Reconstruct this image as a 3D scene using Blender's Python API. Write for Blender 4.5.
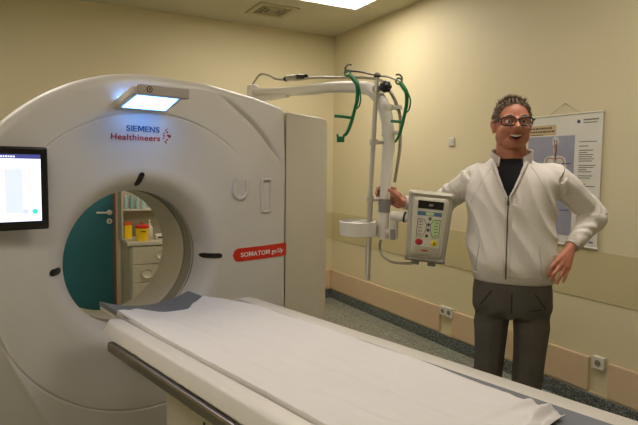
import bpy, bmesh, math, random
from math import sin, cos, pi, radians, sqrt, atan2, degrees, exp
from mathutils import Vector, Matrix, noise
from mathutils.bvhtree import BVHTree
random.seed(7)
for o in list(bpy.data.objects): bpy.data.objects.remove(o, do_unlink=True)
S = bpy.context.scene
C = S.collection

# ------------------------------------------------------------------ camera
cd = bpy.data.cameras.new('camera'); cam = bpy.data.objects.new('camera', cd); C.objects.link(cam)
cd.sensor_width = 36.0; cd.lens = 552.4 / 638 * 36; cd.clip_start = 0.05
pitch, yaw, roll = radians(4.37), radians(27.93), 0.01245
fw = Vector((sin(yaw) * cos(pitch), cos(yaw) * cos(pitch), -sin(pitch)))
r0 = Vector((cos(yaw), -sin(yaw), 0)); u0 = r0.cross(fw)
rx = r0 * cos(roll) + u0 * sin(roll); up = -r0 * sin(roll) + u0 * cos(roll)
mw = Matrix((rx, up, -fw)).transposed().to_4x4(); mw.translation = (0, 0, 1.5)
cam.matrix_world = mw
S.camera = cam
# ------------------------------------------------------------------ world, exposure
w = bpy.data.worlds.new('world'); S.world = w; w.use_nodes = True
w.node_tree.nodes['Background'].inputs[0].default_value = (0.8, 0.85, 1, 1)
w.node_tree.nodes['Background'].inputs[1].default_value = 0.02
S.view_settings.view_transform = 'Standard'; S.view_settings.look = 'None'
S.view_settings.exposure = 1.30; S.view_settings.gamma = 1; S.view_settings.use_curve_mapping = False
PANEL_POWER = 5.8          # ceiling panel in view
PANEL_B_POWER = 4.3        # the other ceiling panels
LAMP_POWER = 3.8           # blue-white lamp on the gantry

# ------------------------------------------------------------------ materials
def srgb(h):
    h = h.lstrip('#'); v = [int(h[i:i + 2], 16) / 255 for i in (0, 2, 4)]
    return tuple(((c / 12.92) if c <= 0.04045 else ((c + 0.055) / 1.055) ** 2.4) for c in v) + (1,)
MATS = {}
def mat(name, col, rough=0.5, metal=0.0, var=0.04, scale=6.0, bump=0.0, bscale=60.0, emit=None, es=0.0, coat=0.0, trans=0.0, alpha=1.0, sheen=0.0, sss=0.0):
    if name in MATS: return MATS[name]
    m = bpy.data.materials.new(name); m.use_nodes = True; nt = m.node_tree; b = nt.nodes['Principled BSDF']
    c = srgb(col) if isinstance(col, str) else col
    tc = nt.nodes.new('ShaderNodeTexCoord')
    n = nt.nodes.new('ShaderNodeTexNoise'); n.inputs['Scale'].default_value = scale; n.inputs['Detail'].default_value = 4
    nt.links.new(tc.outputs['Object'], n.inputs['Vector'])
    r = nt.nodes.new('ShaderNodeValToRGB')
    r.color_ramp.elements[0].position = 0.3; r.color_ramp.elements[1].position = 0.7
    r.color_ramp.elements[0].color = tuple(x * (1 - var) for x in c[:3]) + (1,)
    r.color_ramp.elements[1].color = tuple(min(1, x * (1 + var)) for x in c[:3]) + (1,)
    nt.links.new(n.outputs['Fac'], r.inputs['Fac']); nt.links.new(r.outputs['Color'], b.inputs['Base Color'])
    b.inputs['Roughness'].default_value = rough; b.inputs['Metallic'].default_value = metal
    b.inputs['Coat Weight'].default_value = coat; b.inputs['Transmission Weight'].default_value = trans
    b.inputs['Alpha'].default_value = alpha; b.inputs['Sheen Weight'].default_value = sheen
    if sss: b.inputs['Subsurface Weight'].default_value = sss; b.inputs['Subsurface Radius'].default_value = (0.012, 0.005, 0.003)
    if bump:
        n2 = nt.nodes.new('ShaderNodeTexNoise'); n2.inputs['Scale'].default_value = bscale; n2.inputs['Detail'].default_value = 5
        nt.links.new(tc.outputs['Object'], n2.inputs['Vector'])
        bp = nt.nodes.new('ShaderNodeBump'); bp.inputs['Strength'].default_value = bump; bp.inputs['Distance'].default_value = 0.01
        nt.links.new(n2.outputs['Fac'], bp.inputs['Height']); nt.links.new(bp.outputs['Normal'], b.inputs['Normal'])
    if emit:
        b.inputs['Emission Color'].default_value = srgb(emit); b.inputs['Emission Strength'].default_value = es
    MATS[name] = m
    return m
def terrazzo(name, base, dark, light, scale, rough, tile=None):
    m = bpy.data.materials.new(name); m.use_nodes = True; nt = m.node_tree; b = nt.nodes['Principled BSDF']
    tc = nt.nodes.new('ShaderNodeTexCoord')
    v = nt.nodes.new('ShaderNodeTexVoronoi'); v.inputs['Scale'].default_value = scale
    nt.links.new(tc.outputs['Object'], v.inputs['Vector'])
    sep = nt.nodes.new('ShaderNodeSeparateColor'); nt.links.new(v.outputs['Color'], sep.inputs[0])
    r = nt.nodes.new('ShaderNodeValToRGB'); r.color_ramp.interpolation = 'CONSTANT'
    e = r.color_ramp.elements; e[0].position = 0; e[0].color = srgb(dark); e[1].position = 0.22; e[1].color = srgb(base)
    x = e.new(0.8); x.color = srgb(light)
    nt.links.new(sep.outputs[0], r.inputs['Fac'])
    out = r.outputs['Color']
    if tile:
        br = nt.nodes.new('ShaderNodeTexBrick'); br.offset = 0; br.inputs['Scale'].default_value = 1
        br.inputs['Brick Width'].default_value = tile; br.inputs['Row Height'].default_value = tile
        br.inputs['Mortar Size'].default_value = 0.004
        br.inputs['Color1'].default_value = (1, 1, 1, 1); br.inputs['Color2'].default_value = (.93, .93, .93, 1); br.inputs['Mortar'].default_value = (.35, .35, .33, 1)
        nt.links.new(tc.outputs['Object'], br.inputs['Vector'])
        mx = nt.nodes.new('ShaderNodeMix'); mx.data_type = 'RGBA'; mx.blend_type = 'MULTIPLY'; mx.inputs[0].default_value = 1
        nt.links.new(out, mx.inputs[6]); nt.links.new(br.outputs['Color'], mx.inputs[7]); out = mx.outputs[2]
    nt.links.new(out, b.inputs['Base Color']); b.inputs['Roughness'].default_value = rough
    return m
M_wall = mat('wall_paint', '#d9cfaa', 0.55, var=0.015, scale=1.2, bump=0.15, bscale=90)
M_ceil = mat('ceiling_paint', '#c9c4ac', 0.8, var=0.03, scale=3, bump=0.1, bscale=40)
M_band = mat('wall_band_paint', '#c8bc90', 0.5, var=0.02, scale=1.5, bump=0.1, bscale=90)
M_bump = mat('bumper_board_paint', '#d3ba97', 0.5, var=0.03, scale=2)
M_floor = terrazzo('terrazzo_floor', '#8f9384', '#62675c', '#b4b6a6', 110, 0.35, 0.6)
M_skirt = terrazzo('dark_terrazzo', '#5b6260', '#2c3130', '#8b9290', 160, 0.3)
M_shell = mat('gantry_plastic', '#cfccc2', 0.33, var=0.015, scale=2)
M_shell2 = mat('gantry_side_plastic', '#cbc5b2', 0.4, var=0.015, scale=2)
M_white = mat('white_enamel', '#d8d4c6', 0.35, var=0.02)
M_tabw = mat('table_white', '#d6d2c6', 0.4, var=0.015)
M_win = mat('scan_window_plastic', '#8b8778', 0.25, var=0.05)
M_black = mat('black_plastic', '#0c0c0e', 0.3, var=0.1)
M_dark = mat('dark_gap', '#1b1a18', 0.7)
M_chrome = mat('chrome', '#d2d0c8', 0.3, 0.85, var=0.03)
M_steel = mat('rail_steel', '#8f8a80', 0.3, 1.0, var=0.06)
M_grey = mat('grey_plastic', '#8d8b86', 0.4)
M_mattress = mat('grey_mattress', '#6d7176', 0.5, var=0.05, bump=0.1, bscale=150)
M_red = mat('red_print', '#d2301c', 0.35)
M_redtxt = mat('dark_red_print', '#b3142e', 0.4)
M_blue = mat('blue_print', '#0d5a8c', 0.4)
M_whtxt = mat('white_print', '#efe8e0', 0.4)
M_sheet = mat('white_sheet', '#dddad5', 0.85, var=0.02, scale=4, bump=0.2, bscale=35, sheen=0.2)
M_teal = mat('teal_door', '#28686f', 0.45, var=0.04)
M_orange = mat('door_edge_wood', '#8f5a3b', 0.5)
M_frame = mat('door_frame_paint', '#cbc4a8', 0.5)
M_cab = mat('cabinet_laminate', '#b4ae98', 0.45, var=0.02)
M_cabd = mat('cabinet_recess', '#8b8674', 0.45)
M_yel = mat('yellow_bin', '#f0c81a', 0.35)
M_green = mat('green_hook_plastic', '#0a6a3c', 0.35)
M_skin = mat('skin', '#bd7d61', 0.5, var=0.07, scale=25, bump=0.15, bscale=120, sss=0.12)
M_lip = mat('lips', '#a8564c', 0.4)
M_teeth = mat('teeth', '#e8e0d0', 0.3)
M_hair = mat('hair', '#65513d', 0.7, var=0.2, scale=60)
M_jacket = mat('white_fleece', '#e2ddd2', 0.9, var=0.02, scale=9, bump=0.2, bscale=160, sheen=0.3)
M_rib = mat('white_knit', '#d2ccc0', 0.95, var=0.03, scale=60, bump=0.5, bscale=220)
M_tee = mat('black_cotton', '#111114', 0.9)
M_trou = mat('grey_denim', '#5c5852', 0.9, var=0.12, scale=14, bump=0.35, bscale=180)
M_shoe = mat('dark_leather', '#231c17', 0.4)
M_zip = mat('zip_metal', '#55524d', 0.4, 0.7)
M_eye = mat('eye_white', '#d8d2c8', 0.3)
M_iris = mat('iris', '#2c3138', 0.2)
M_lens = mat('spectacle_lens', '#ffffff', 0.03, trans=1.0, var=0)
M_lens.node_tree.nodes['Principled BSDF'].inputs['IOR'].default_value = 1.05
M_inj = mat('injector_grey', '#a9a594', 0.45)
M_injl = mat('injector_front', '#c6c1ae', 0.4)
M_lcd = mat('dark_display', '#101418', 0.2)
M_grn = mat('pale_green_print', '#b9d39a', 0.4)
M_tube = mat('clear_hose', '#9c957e', 0.3)

# ------------------------------------------------------------------ mesh helpers
def obj(name, bm, m, parent=None, smooth=True, label=None, bevel=0):
    me = bpy.data.meshes.new(name)
    if isinstance(bm, bpy.types.Mesh): me = bm
    else:
        bmesh.ops.recalc_face_normals(bm, faces=bm.faces)
        bm.to_mesh(me); bm.free()
    me.materials.clear(); me.materials.append(m)
    o = bpy.data.objects.new(name, me); C.objects.link(o)
    if parent: o.parent = parent
    for p in me.polygons: p.use_smooth = smooth
    if bevel:
        b = o.modifiers.new('bevel', 'BEVEL'); b.width = bevel; b.segments = 3; b.limit_method = 'ANGLE'; b.angle_limit = radians(40)
        if smooth:
            b.harden_normals = False
    if smooth:
        try: me.set_sharp_from_angle(angle=radians(40))
        except Exception: pass
    if label: o['label'] = label
    return o
def thing(name, label, cat, loc=(0, 0, 0), rz=0, group=None):
    o = bpy.data.objects.new(name, None); C.objects.link(o); o.location = loc; o.rotation_euler = (0, 0, rz)
    o.empty_display_size = 0.1
    o['label'] = label; o['category'] = cat
    if group: o['group'] = group
    return o
def tag(o, label, cat, group=None):
    o['label'] = label; o['category'] = cat
    if group: o['group'] = group
    return o
def struct(name, bm, m, parent=None, smooth=False, bevel=0):
    o = obj(name, bm, m, parent, smooth, bevel=bevel); o['kind'] = 'structure'
    return o
def box(bm, x0, x1, y0, y1, z0, z1):
    v = [bm.verts.new(p) for p in ((x0, y0, z0), (x1, y0, z0), (x1, y1, z0), (x0, y1, z0), (x0, y0, z1), (x1, y0, z1), (x1, y1, z1), (x0, y1, z1))]
    for f in ((0, 3, 2, 1), (4, 5, 6, 7), (0, 1, 5, 4), (1, 2, 6, 5), (2, 3, 7, 6), (3, 0, 4, 7)): bm.faces.new([v[i] for i in f])
    return v
def BX(*a):
    bm = bmesh.new(); box(bm, *a); return bm
def cyl(bm, p0, p1, r, r1=None, n=24):
    p0, p1 = Vector(p0), Vector(p1); r1 = r if r1 is None else r1
    d = (p1 - p0).normalized(); a = d.orthogonal().normalized(); b = d.cross(a)
    R = []
    for p, q in ((p0, r), (p1, r1)): R.append([bm.verts.new(p + (a * cos(2 * pi * i / n) + b * sin(2 * pi * i / n)) * q) for i in range(n)])
    for i in range(n): bm.faces.new((R[0][i], R[0][(i + 1) % n], R[1][(i + 1) % n], R[1][i]))
    bm.faces.new(R[0][::-1]); bm.faces.new(R[1])
def CY(*a, **k):
    bm = bmesh.new(); cyl(bm, *a, **k); return bm
def catmull(pts, k=8):
    P = [Vector(p) for p in pts]; out = []
    for i in range(len(P) - 1):
        a = P[max(i - 1, 0)]; b = P[i]; c = P[i + 1]; d = P[min(i + 2, len(P) - 1)]
        for j in range(k):
            t = j / k
            out.append(0.5 * ((2 * b) + (c - a) * t + (2 * a - 5 * b + 4 * c - d) * t * t + (3 * b - a - 3 * c + d) * t ** 3))
    out.append(P[-1]); return out
def tube(bm, pts, r, n=12, k=8, closed=False, flat=1.0):
    """tube through pts; r number or list per point"""
    if k > 1:
        if isinstance(r, (list, tuple)):
            rr = []
            for i in range(len(pts) - 1):
                for j in range(k): rr.append(r[i] + (r[i + 1] - r[i]) * j / k)
            rr.append(r[-1])
        else: rr = None
        P = catmull(pts, k)
    else:
        P = [Vector(p) for p in pts]; rr = list(r) if isinstance(r, (list, tuple)) else None
    if rr is None: rr = [r] * len(P)
    prev = None; rings = []
    for i, p in enumerate(P):
        d = (P[min(i + 1, len(P) - 1)] - P[max(i - 1, 0)])
        if closed: d = P[(i + 1) % len(P)] - P[i - 1]
        d.normalize()
        a = d.orthogonal().normalized() if prev is None else (prev - d * prev.dot(d)).normalized()
        prev = a; b = d.cross(a)
        rings.append([bm.verts.new(p + (a * cos(2 * pi * t / n) + b * sin(2 * pi * t / n) * flat) * rr[i]) for t in range(n)])
    m = len(rings)
    for i in range(m if closed else m - 1):
        A, B = rings[i], rings[(i + 1) % m]
        for t in range(n): bm.faces.new((A[t], A[(t + 1) % n], B[(t + 1) % n], B[t]))
    if not closed: bm.faces.new(rings[0][::-1]); bm.faces.new(rings[-1])
def TB(*a, **k):
    bm = bmesh.new(); tube(bm, *a, **k); return bm
ICO = {}
def sph(bm, c, r, sc=(1, 1, 1), sub=2, rot=None):
    if sub not in ICO:
        t_ = bmesh.new(); bmesh.ops.create_icosphere(t_, subdivisions=sub, radius=1)
        ICO[sub] = ([v.co.copy() for v in t_.verts], [[v.index for v in f.verts] for f in t_.faces]); t_.free()
    m = Matrix.Translation(Vector(c)) @ (rot.to_4x4() if rot else Matrix()) @ Matrix.Diagonal((sc[0] * r, sc[1] * r, sc[2] * r, 1))
    V_ = [bm.verts.new(m @ p) for p in ICO[sub][0]]
    for f in ICO[sub][1]: bm.faces.new([V_[i] for i in f])
def lathe(bm, prof, c=(0, 0, 0), n=32):
    c = Vector(c); R = []
    for r, z in prof: R.append([bm.verts.new(c + Vector((max(r, 1e-4) * cos(2 * pi * i / n), max(r, 1e-4) * sin(2 * pi * i / n), z))) for i in range(n)])
    for k in range(len(R) - 1):
        for i in range(n): bm.faces.new((R[k][i], R[k][(i + 1) % n], R[k + 1][(i + 1) % n], R[k + 1][i]))
    bm.faces.new(R[0][::-1]); bm.faces.new(R[-1])
def loft(bm, rings, n=36, k=5, power=2.0):
    """rings: (cx, cy, cz, rx, ry) horizontal super-ellipses, smoothly interpolated and capped"""
    P = []
    for i in range(len(rings) - 1):
        a = rings[max(i - 1, 0)]; b = rings[i]; c = rings[i + 1]; d = rings[min(i + 2, len(rings) - 1)]
        for j in range(k):
            t = j / k
            P.append([0.5 * (2 * b[q] + (c[q] - a[q]) * t + (2 * a[q] - 5 * b[q] + 4 * c[q] - d[q]) * t * t + (3 * b[q] - a[q] - 3 * c[q] + d[q]) * t ** 3) for q in range(5)])
    P.append(list(rings[-1])); R = []
    for cx, cy, cz, a, b in P:
        ring = []
        for i in range(n):
            t = 2 * pi * i / n; ct, st = cos(t), sin(t)
            ring.append(bm.verts.new((cx + a * math.copysign(abs(ct) ** (2 / power), ct), cy + b * math.copysign(abs(st) ** (2 / power), st), cz)))
        R.append(ring)
    for q in range(len(R) - 1):
        for i in range(n): bm.faces.new((R[q][i], R[q][(i + 1) % n], R[q + 1][(i + 1) % n], R[q + 1][i]))
    bm.faces.new(R[0][::-1]); bm.faces.new(R[-1])
def limb(bm, pts, rad, step=0.35, sc=(1, 1, 1)):
    """chain of overlapping spheres: tapered limb for the remesher"""
    P = [Vector(p) for p in pts]
    for i in range(len(P) - 1):
        L = (P[i + 1] - P[i]).length; n = max(2, int(L / (min(rad[i], rad[i + 1]) * step)) + 1)
        for j in range(n + 1):
            t = j / n; sph(bm, P[i].lerp(P[i + 1], t), rad[i] + (rad[i + 1] - rad[i]) * t, sc, 2)
def rebake(bm, voxel, smooth=6, fac=0.5):
    me = bpy.data.meshes.new('tmp'); bm.to_mesh(me); bm.free()
    o = bpy.data.objects.new('tmp', me); C.objects.link(o)
    r = o.modifiers.new('r', 'REMESH'); r.mode = 'VOXEL'; r.voxel_size = voxel
    if smooth:
        s = o.modifiers.new('s', 'SMOOTH'); s.iterations = smooth; s.factor = fac
    bpy.context.view_layer.update(); dg = bpy.context.evaluated_depsgraph_get()
    out = bpy.data.meshes.new_from_object(o.evaluated_get(dg))
    bpy.data.objects.remove(o, do_unlink=True); bpy.data.meshes.remove(me)
    return out
def sstep(a, b, x):
    t = max(0, min(1, (x - a) / (b - a))); return t * t * (3 - 2 * t)
def text_mesh(s, width, height, bold=0.0, extrude=0.0012):
    """text standing in the XZ plane (facing -Y), lower left at origin, scaled to width x cap height"""
    cu = bpy.data.curves.new('t', 'FONT'); cu.body = s; cu.size = 1; cu.offset = bold; cu.extrude = 0.01; cu.resolution_u = 4; cu.space_character = 1.08
    o = bpy.data.objects.new('t', cu); C.objects.link(o)
    bpy.context.view_layer.update(); dg = bpy.context.evaluated_depsgraph_get()
    me = bpy.data.meshes.new_from_object(o.evaluated_get(dg)); bpy.data.objects.remove(o, do_unlink=True)
    xs = [v.co.x for v in me.vertices]; x0, x1 = min(xs), max(xs)
    for v in me.vertices:
        v.co = Vector(((v.co.x - x0) / (x1 - x0) * width, -v.co.z / 0.01 * extrude, v.co.y / 0.73 * height))
    return me

def word_mesh(s, width, height, bold=0.0, extrude=0.0012, gap=.09):
    """like text_mesh but letter by letter, with an M whose middle reaches the base line"""
    bm = bmesh.new(); x = 0.0
    for ch in s:
        if ch == 'M':
            t = .115 + bold * 2; w_ = .70
            for P in ([(0, 0), (t, 0), (t, .73), (0, .73)], [(w_ - t, 0), (w_, 0), (w_, .73), (w_ - t, .73)],
                      [(t * .7, .73), (t * 1.5, .73), (w_ / 2 + t * .45, .10), (w_ / 2 - t * .45, .10)], [(w_ - t * 1.5, .73), (w_ - t * .7, .73), (w_ / 2 + t * .45, .10), (w_ / 2 - t * .45, .10)]):
                vs = [bm.verts.new((x + p[0], -.0, p[1])) for p in P]; bm.faces.new(vs)
                f = bmesh.ops.extrude_face_region(bm, geom=[vs[0].link_faces[0]])
                for g in f['geom']:
                    if isinstance(g, bmesh.types.BMVert): g.co.y = -1
            x += w_ + gap
        else:
            m = text_mesh(ch, 1, .73, bold, 1); zs_ = [v.co.z for v in m.vertices]
            w_ = {'I': .105 + bold, 'S': .42, 'E': .40, 'N': .56, 'O': .66, 'A': .62, 'T': .50}[ch]
            for v in m.vertices: v.co.x = x + v.co.x * w_; v.co.z = (v.co.z - min(zs_)) / (max(zs_) - min(zs_)) * .73
            bm.from_mesh(m); bpy.data.meshes.remove(m); x += w_ + gap
    x -= gap
    for v in bm.verts: v.co = Vector((v.co.x / x * width, v.co.y * extrude, v.co.z / .73 * height))
    me = bpy.data.meshes.new('w'); bm.to_mesh(me); bm.free(); return me

# ------------------------------------------------------------------ room shell
WX, WY, WZ = 3.168, 5.644, 3.028
LX, FY = -1.9, -1.7
struct('floor', BX(LX - .1, WX + .1, FY - .1, WY + .1, -0.1, 0), M_floor)
struct('ceiling', BX(LX - .1, WX + .1, FY - .1, WY + .1, WZ, WZ + .1), M_ceil)
struct('wall_right', BX(WX, WX + .1, FY, WY, 0, WZ), M_wall)
struct('wall_left', BX(LX - .1, LX, FY, WY, 0, WZ), M_wall)
struct('wall_front', BX(LX - .1, WX + .1, FY - .1, FY, 0, WZ), M_wall)
DX0, DX1, DZ = -0.08, 0.80, 2.00
bm = bmesh.new()
box(bm, LX - .1, DX0, WY, WY + .1, 0, WZ); box(bm, DX1, WX + .1, WY, WY + .1, 0, WZ); box(bm, DX0, DX1, WY, WY + .1, DZ, WZ)
struct('wall_back', bm, M_wall)
# door in the back wall, seen through the bore
d = thing('door_1', '', 'door', (DX0, WY, 0)); del d['label']; del d['category']; d['kind'] = 'structure'
bm = bmesh.new(); box(bm, 0.0, 0.05, -.015, .1, 0, DZ); box(bm, .83, .88, -.015, .1, 0, DZ); box(bm, 0, .88, -.015, .1, DZ - .05, DZ)
obj('door_frame', bm, M_frame, d, False, bevel=.003)
obj('door_leaf', BX(.045, .828, .0, .045, 0.0, DZ - .045), M_teal, d, False, bevel=.003)
obj('door_edge', BX(.815, .835, -.022, -.0155, 0, DZ - .05), M_orange, d, False, label='reddish brown strip on the door edge')
bm = bmesh.new(); cyl(bm, (.782, -.012, 1.07), (.782, 0, 1.07), .026); cyl(bm, (.782, -.05, 1.07), (.782, -.012, 1.07), .009)
tube(bm, [(.782, -.05, 1.07), (.75, -.055, 1.071), (.66, -.052, 1.073)], .0095, k=4)
obj('door_handle', bm, M_white, d)
bm = bmesh.new(); cyl(bm, (.78, -.01, .985), (.78, 0, .985), .026)
k_ = obj('keyhole_plate', bm, M_white, d)
obj('keyhole', BX(.775, .785, -.012, -.0095, .974, .996), M_black, k_, False)
# raised painted band, bumper boards, dark terrazzo skirting
for nm, b in (('trim_1', BX(WX - .006, WX, FY, WY, .70, 1.012)), ('trim_2', BX(DX1 + .01, WX - .0065, WY - .006, WY, .70, 1.012))):
    struct(nm, b, M_band, bevel=.002)
segs = [(FY, 2.10), (2.235, 3.525), (3.68, WY - .001)]
for i, (a, b) in enumerate(segs):
    struct('trim_%d' % (i + 3), BX(WX - .022, WX, a, b, .112, .333), M_bump, bevel=.006)
struct('trim_6', BX(1.42, WX - .024, WY - .022, WY, .112, .333), M_bump, bevel=.006)
def skirt(l):
    bm = bmesh.new(); bm2 = bmesh.new()
    return bm
struct('baseboard_right', BX(WX - .018, WX, FY, WY, 0, .100), M_skirt, bevel=.004)
struct('baseboard_back', BX(DX1 + .01, WX - .019, WY - .018, WY, 0, .100), M_skirt, bevel=.004)
struct('baseboard_left', BX(LX, LX + .018, FY, WY, 0, .100), M_skirt, bevel=.004)
# thin pale top edge over the skirting
struct('trim_7', BX(WX - .012, WX, FY, WY, .1005, .1115), M_band)

# ceiling light panels
M_panel = mat('lit_panel', '#fff6e2', 0.6, emit='#fff4e8', es=PANEL_POWER)
M_panelb = mat('lit_panel_rear', '#fff6e2', 0.6, emit='#fff4ec', es=PANEL_B_POWER)
def panel(x0, x1, y0, y1, label, m):
    t = thing('ceiling_light', label, 'light', ((x0 + x1) / 2, (y0 + y1) / 2, WZ - .016)); a, b = (x1 - x0) / 2, (y1 - y0) / 2
    bm = bmesh.new()
    box(bm, -a, -a + .02, -b, b, 0, .016); box(bm, a - .02, a, -b, b, 0, .016); box(bm, -a + .02, a - .02, -b, -b + .02, 0, .016); box(bm, -a + .02, a - .02, b - .02, b, 0, .016)
    obj('frame', bm, M_white, t, False)
    obj('diffuser', BX(-a + .02, a - .02, -b + .02, b - .02, .006, .014), m, t, False, label='glowing white diffuser')
panel(1.60, 2.80, 3.955, 4.575, 'lit rectangular ceiling light panel near the corner of the room', M_panel)
panel(1.2, 2.4, 1.1, 1.72, 'lit ceiling light panel above the patient table', M_panelb)
panel(-1.2, 0.0, .3, .92, 'lit ceiling light panel on the left of the room in front of the scanner', M_panelb)
panel(-1.2, 0.0, 3.1, 3.72, 'unseen ceiling light panel added behind the scanner to brighten the back wall', M_panelb)  # out of view, added only to lift the dark back left wall
# air vent
t = thing('ceiling_vent', 'square ceiling air vent with dark slots beside the light panel', 'vent', (2.13, 5.03, WZ - .012))
bm = bmesh.new()
def sqring(bm, a, b, z0, z1):
    box(bm, -a, a, -a, -b, z0, z1); box(bm, -a, a, b, a, z0, z1); box(bm, -a, -b, -b, b, z0, z1); box(bm, b, a, -b, b, z0, z1)
sqring(bm, .20, .145, 0, .012); obj('frame', bm, mat('vent_paint', '#b5af8c', .5), t, False)
obj('backing', BX(-.145, .145, -.145, .145, .009, .012), M_black, t, False)
bm = bmesh.new()
for q in (.125, .085, .045): sqring(bm, q, q - .012, -.004, .009)
box(bm, -.02, .02, -.02, .02, -.004, .009)
obj('louvre', bm, mat('vent_paint', '#b5af8c', .5), t, False)

# ------------------------------------------------------------------ wall fittings
def outlet(y, z, n, label, group):
    t = thing('power_outlet', label, 'outlet', (WX, y, z), 0, group)
    w_ = .04 * n
    obj('plate', BX(-.03, 0, -w_, w_, -.04, .04), M_white, t, False, bevel=.004)
    for i in range(n):
        c = (i - (n - 1) / 2) * .08
        bm = bmesh.new(); cyl(bm, (-.0315, c, 0), (-.0295, c, 0), .021)
        s = obj('socket', bm, M_cabd, t)
        bm = bmesh.new(); cyl(bm, (-.0325, c - .009, 0), (-.0305, c - .009, 0), .004); cyl(bm, (-.0325, c + .009, 0), (-.0305, c + .009, 0), .004)
        obj('pin_hole', bm, M_black, s)
outlet(3.59, .308, 2, 'double wall socket between the bumper boards left of the man', 'wall sockets')
outlet(2.165, .315, 1, 'single wall socket between the bumper boards right of the man', 'wall sockets')
t = thing('light_switch', 'small white square switch on the wall left of the man', 'switch', (WX, 3.607, 1.751))
obj('plate', BX(-.012, 0, -.036, .036, -.036, .036), M_white, t, False, bevel=.003)
obj('rocker', BX(-.016, -.012, -.026, .026, -.026, .026), mat('switch_rocker', '#cfcab8', .4), t, False, bevel=.002)

# poster on the right wall
PY0, PY1, PZ0, PZ1 = 2.222, 2.79, 1.03, 1.885
t = thing('anatomy_poster', 'anatomy wall chart with blood vessels of the upper body hanging behind the man', 'poster', (WX - .012, (PY0 + PY1) / 2, PZ0))
pw, ph = (PY1 - PY0), (PZ1 - PZ0)
# local: x toward the room negative; horizontal picture axis u (left to right as seen) = -y
def PU(u, v): return (pw / 2 - u * pw, v * ph)
def prect(bm, u0, u1, v0, v1, x):
    y0, z0 = PU(u0, v0); y1, z1 = PU(u1, v1); box(bm, x - .0006, x, y1, y0, z0, z1)
obj('paper', BX(-.003, 0, -pw / 2, pw / 2, 0, ph), mat('poster_paper', '#dbd9ce', .5), t, False)
for z in (ph, 0): obj('hanging_rail', CY((-.002, -pw / 2 - .008, z), (-.002, pw / 2 + .008, z), .006), M_white, t)
bm = bmesh.new(); tube(bm, [(0, pw / 2 * .45, ph), (0, 0, ph + .075), (0, -pw / 2 * .45, ph)], .0016, k=1, n=6)
obj('string', bm, M_grey, t); obj('hook', CY((0, 0, ph + .075), (.011, 0, ph + .075), .004), M_chrome, t)
bm = bmesh.new(); prect(bm, .0, .66, .07, .84, -.0035); obj('picture', bm, mat('poster_blue', '#9497a6', .5, var=.12, scale=5), t, False, label='grey blue picture panel')
bm = bmesh.new(); prect(bm, .0, .40, .85, .93, -.0035); obj('title_panel', bm, mat('poster_tan', '#c7b183', .5), t, False)
bm = bmesh.new()
for u0, u1, v in ((.03, .34, .90), (.03, .38, .873)):
    u = u0
    while u < u1 - .02:
        q = u + random.uniform(.02, .05); prect(bm, u, min(q, u1), v, v + .013, -.0045); u = q + .01
prect(bm, .03, .22, .852, .858, -.0045)
obj('title_lettering', bm, mat('poster_ink', '#43404a', .5), t, False)
bm = bmesh.new(); v = .80
while v > .10:
    if random.random() < .8: prect(bm, .72, .72 + random.uniform(.1, .22), v, v + .006, -.0038)
    v -= .016 if random.random() < .8 else .03
obj('text_column', bm, mat('poster_text', '#77756e', .5), t, False)
bm = bmesh.new(); prect(bm, .76, .95, .945, .955, -.0038); prect(bm, .76, .93, .925, .932, -.0038); obj('header_text', bm, mat('poster_text', '#77756e', .5), t, False)
bm = bmesh.new()
y, z = PU(.70, .94); cyl(bm, (-.0045, y, z), (-.003, y, z), .012, n=16)
obj('crest', bm, mat('poster_mark', '#4b4f74', .5), t, False)
for q in [(.5, .62, .62 - i * .09, .628 - i * .09, -.0045) for i in range(5)] + [(.74, .80, .035, .05, -.0038), (.83, .87, .03, .055, -.0038), (.9, .95, .035, .045, -.0038)]:
    bm = bmesh.new(); prect(bm, *q); obj('small_mark', bm, mat('poster_mark', '#4b4f74', .5), t, False)
# upper body figure: head, neck, shoulders, torso as one relief shape
bm = bmesh.new()
def pell(bm, u, v, a, b, x):
    y, z = PU(u, v); vs = [bm.verts.new((x, y + a * cos(q * pi / 16), z + b * sin(q * pi / 16))) for q in range(32)]; bm.faces.new(vs)
    e = bmesh.ops.extrude_face_region(bm, geom=[bm.faces[-1] if False else vs[0].link_faces[0]])
    for g in e['geom']:
        if isinstance(g, bmesh.types.BMVert): g.co.x -= .0008
pell(bm, .40, .80, .027, .036, -.0036); pell(bm, .40, .735, .013, .03, -.0036)
pell(bm, .40, .655, .086, .030, -.0037); pell(bm, .40, .57, .062, .085, -.0038); pell(bm, .40, .42, .055, .09, -.0036)
pell(bm, .262, .56, .017, .085, -.0036); pell(bm, .538, .56, .017, .085, -.0036); pell(bm, .25, .42, .013, .07, -.0036); pell(bm, .55, .42, .013, .07, -.0036)
obj('body_figure', bm, mat('poster_body', '#c2c3bb', .5, var=.15, scale=30), t, False, label='pale grey torso figure')
bm = bmesh.new()
def PV(u, v, x=-.0052): y, z = PU(u, v); return (x, y, z)
for L in ([(.40, .62), (.40, .72), (.385, .80)], [(.40, .62), (.415, .72), (.42, .80)], [(.40, .66), (.30, .665), (.265, .60), (.25, .45)], [(.40, .66), (.50, .665), (.535, .60), (.55, .45)], [(.40, .62), (.395, .50), (.40, .38)], [(.40, .58), (.34, .54), (.33, .48)], [(.40, .58), (.46, .54), (.47, .48)]):
    tube(bm, [PV(*q) for q in L], .0028, n=6, k=4)
sph(bm, PV(.385, .60), .014, (.15, 1, 1.2))
obj('blood_vessels', bm, mat('poster_red', '#a05a50', .5), t, True, label='red vessels')
for a, b in ((-.009, .005), (.009, .005)):
    bm = bmesh.new(); y, z = PU(.40, .80); sph(bm, (-.0046, y + a, z + b), .005, (.1, 1, 1.1), 1); obj('skull_detail', bm, mat('poster_skull', '#4d4c50', .5), t)
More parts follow.
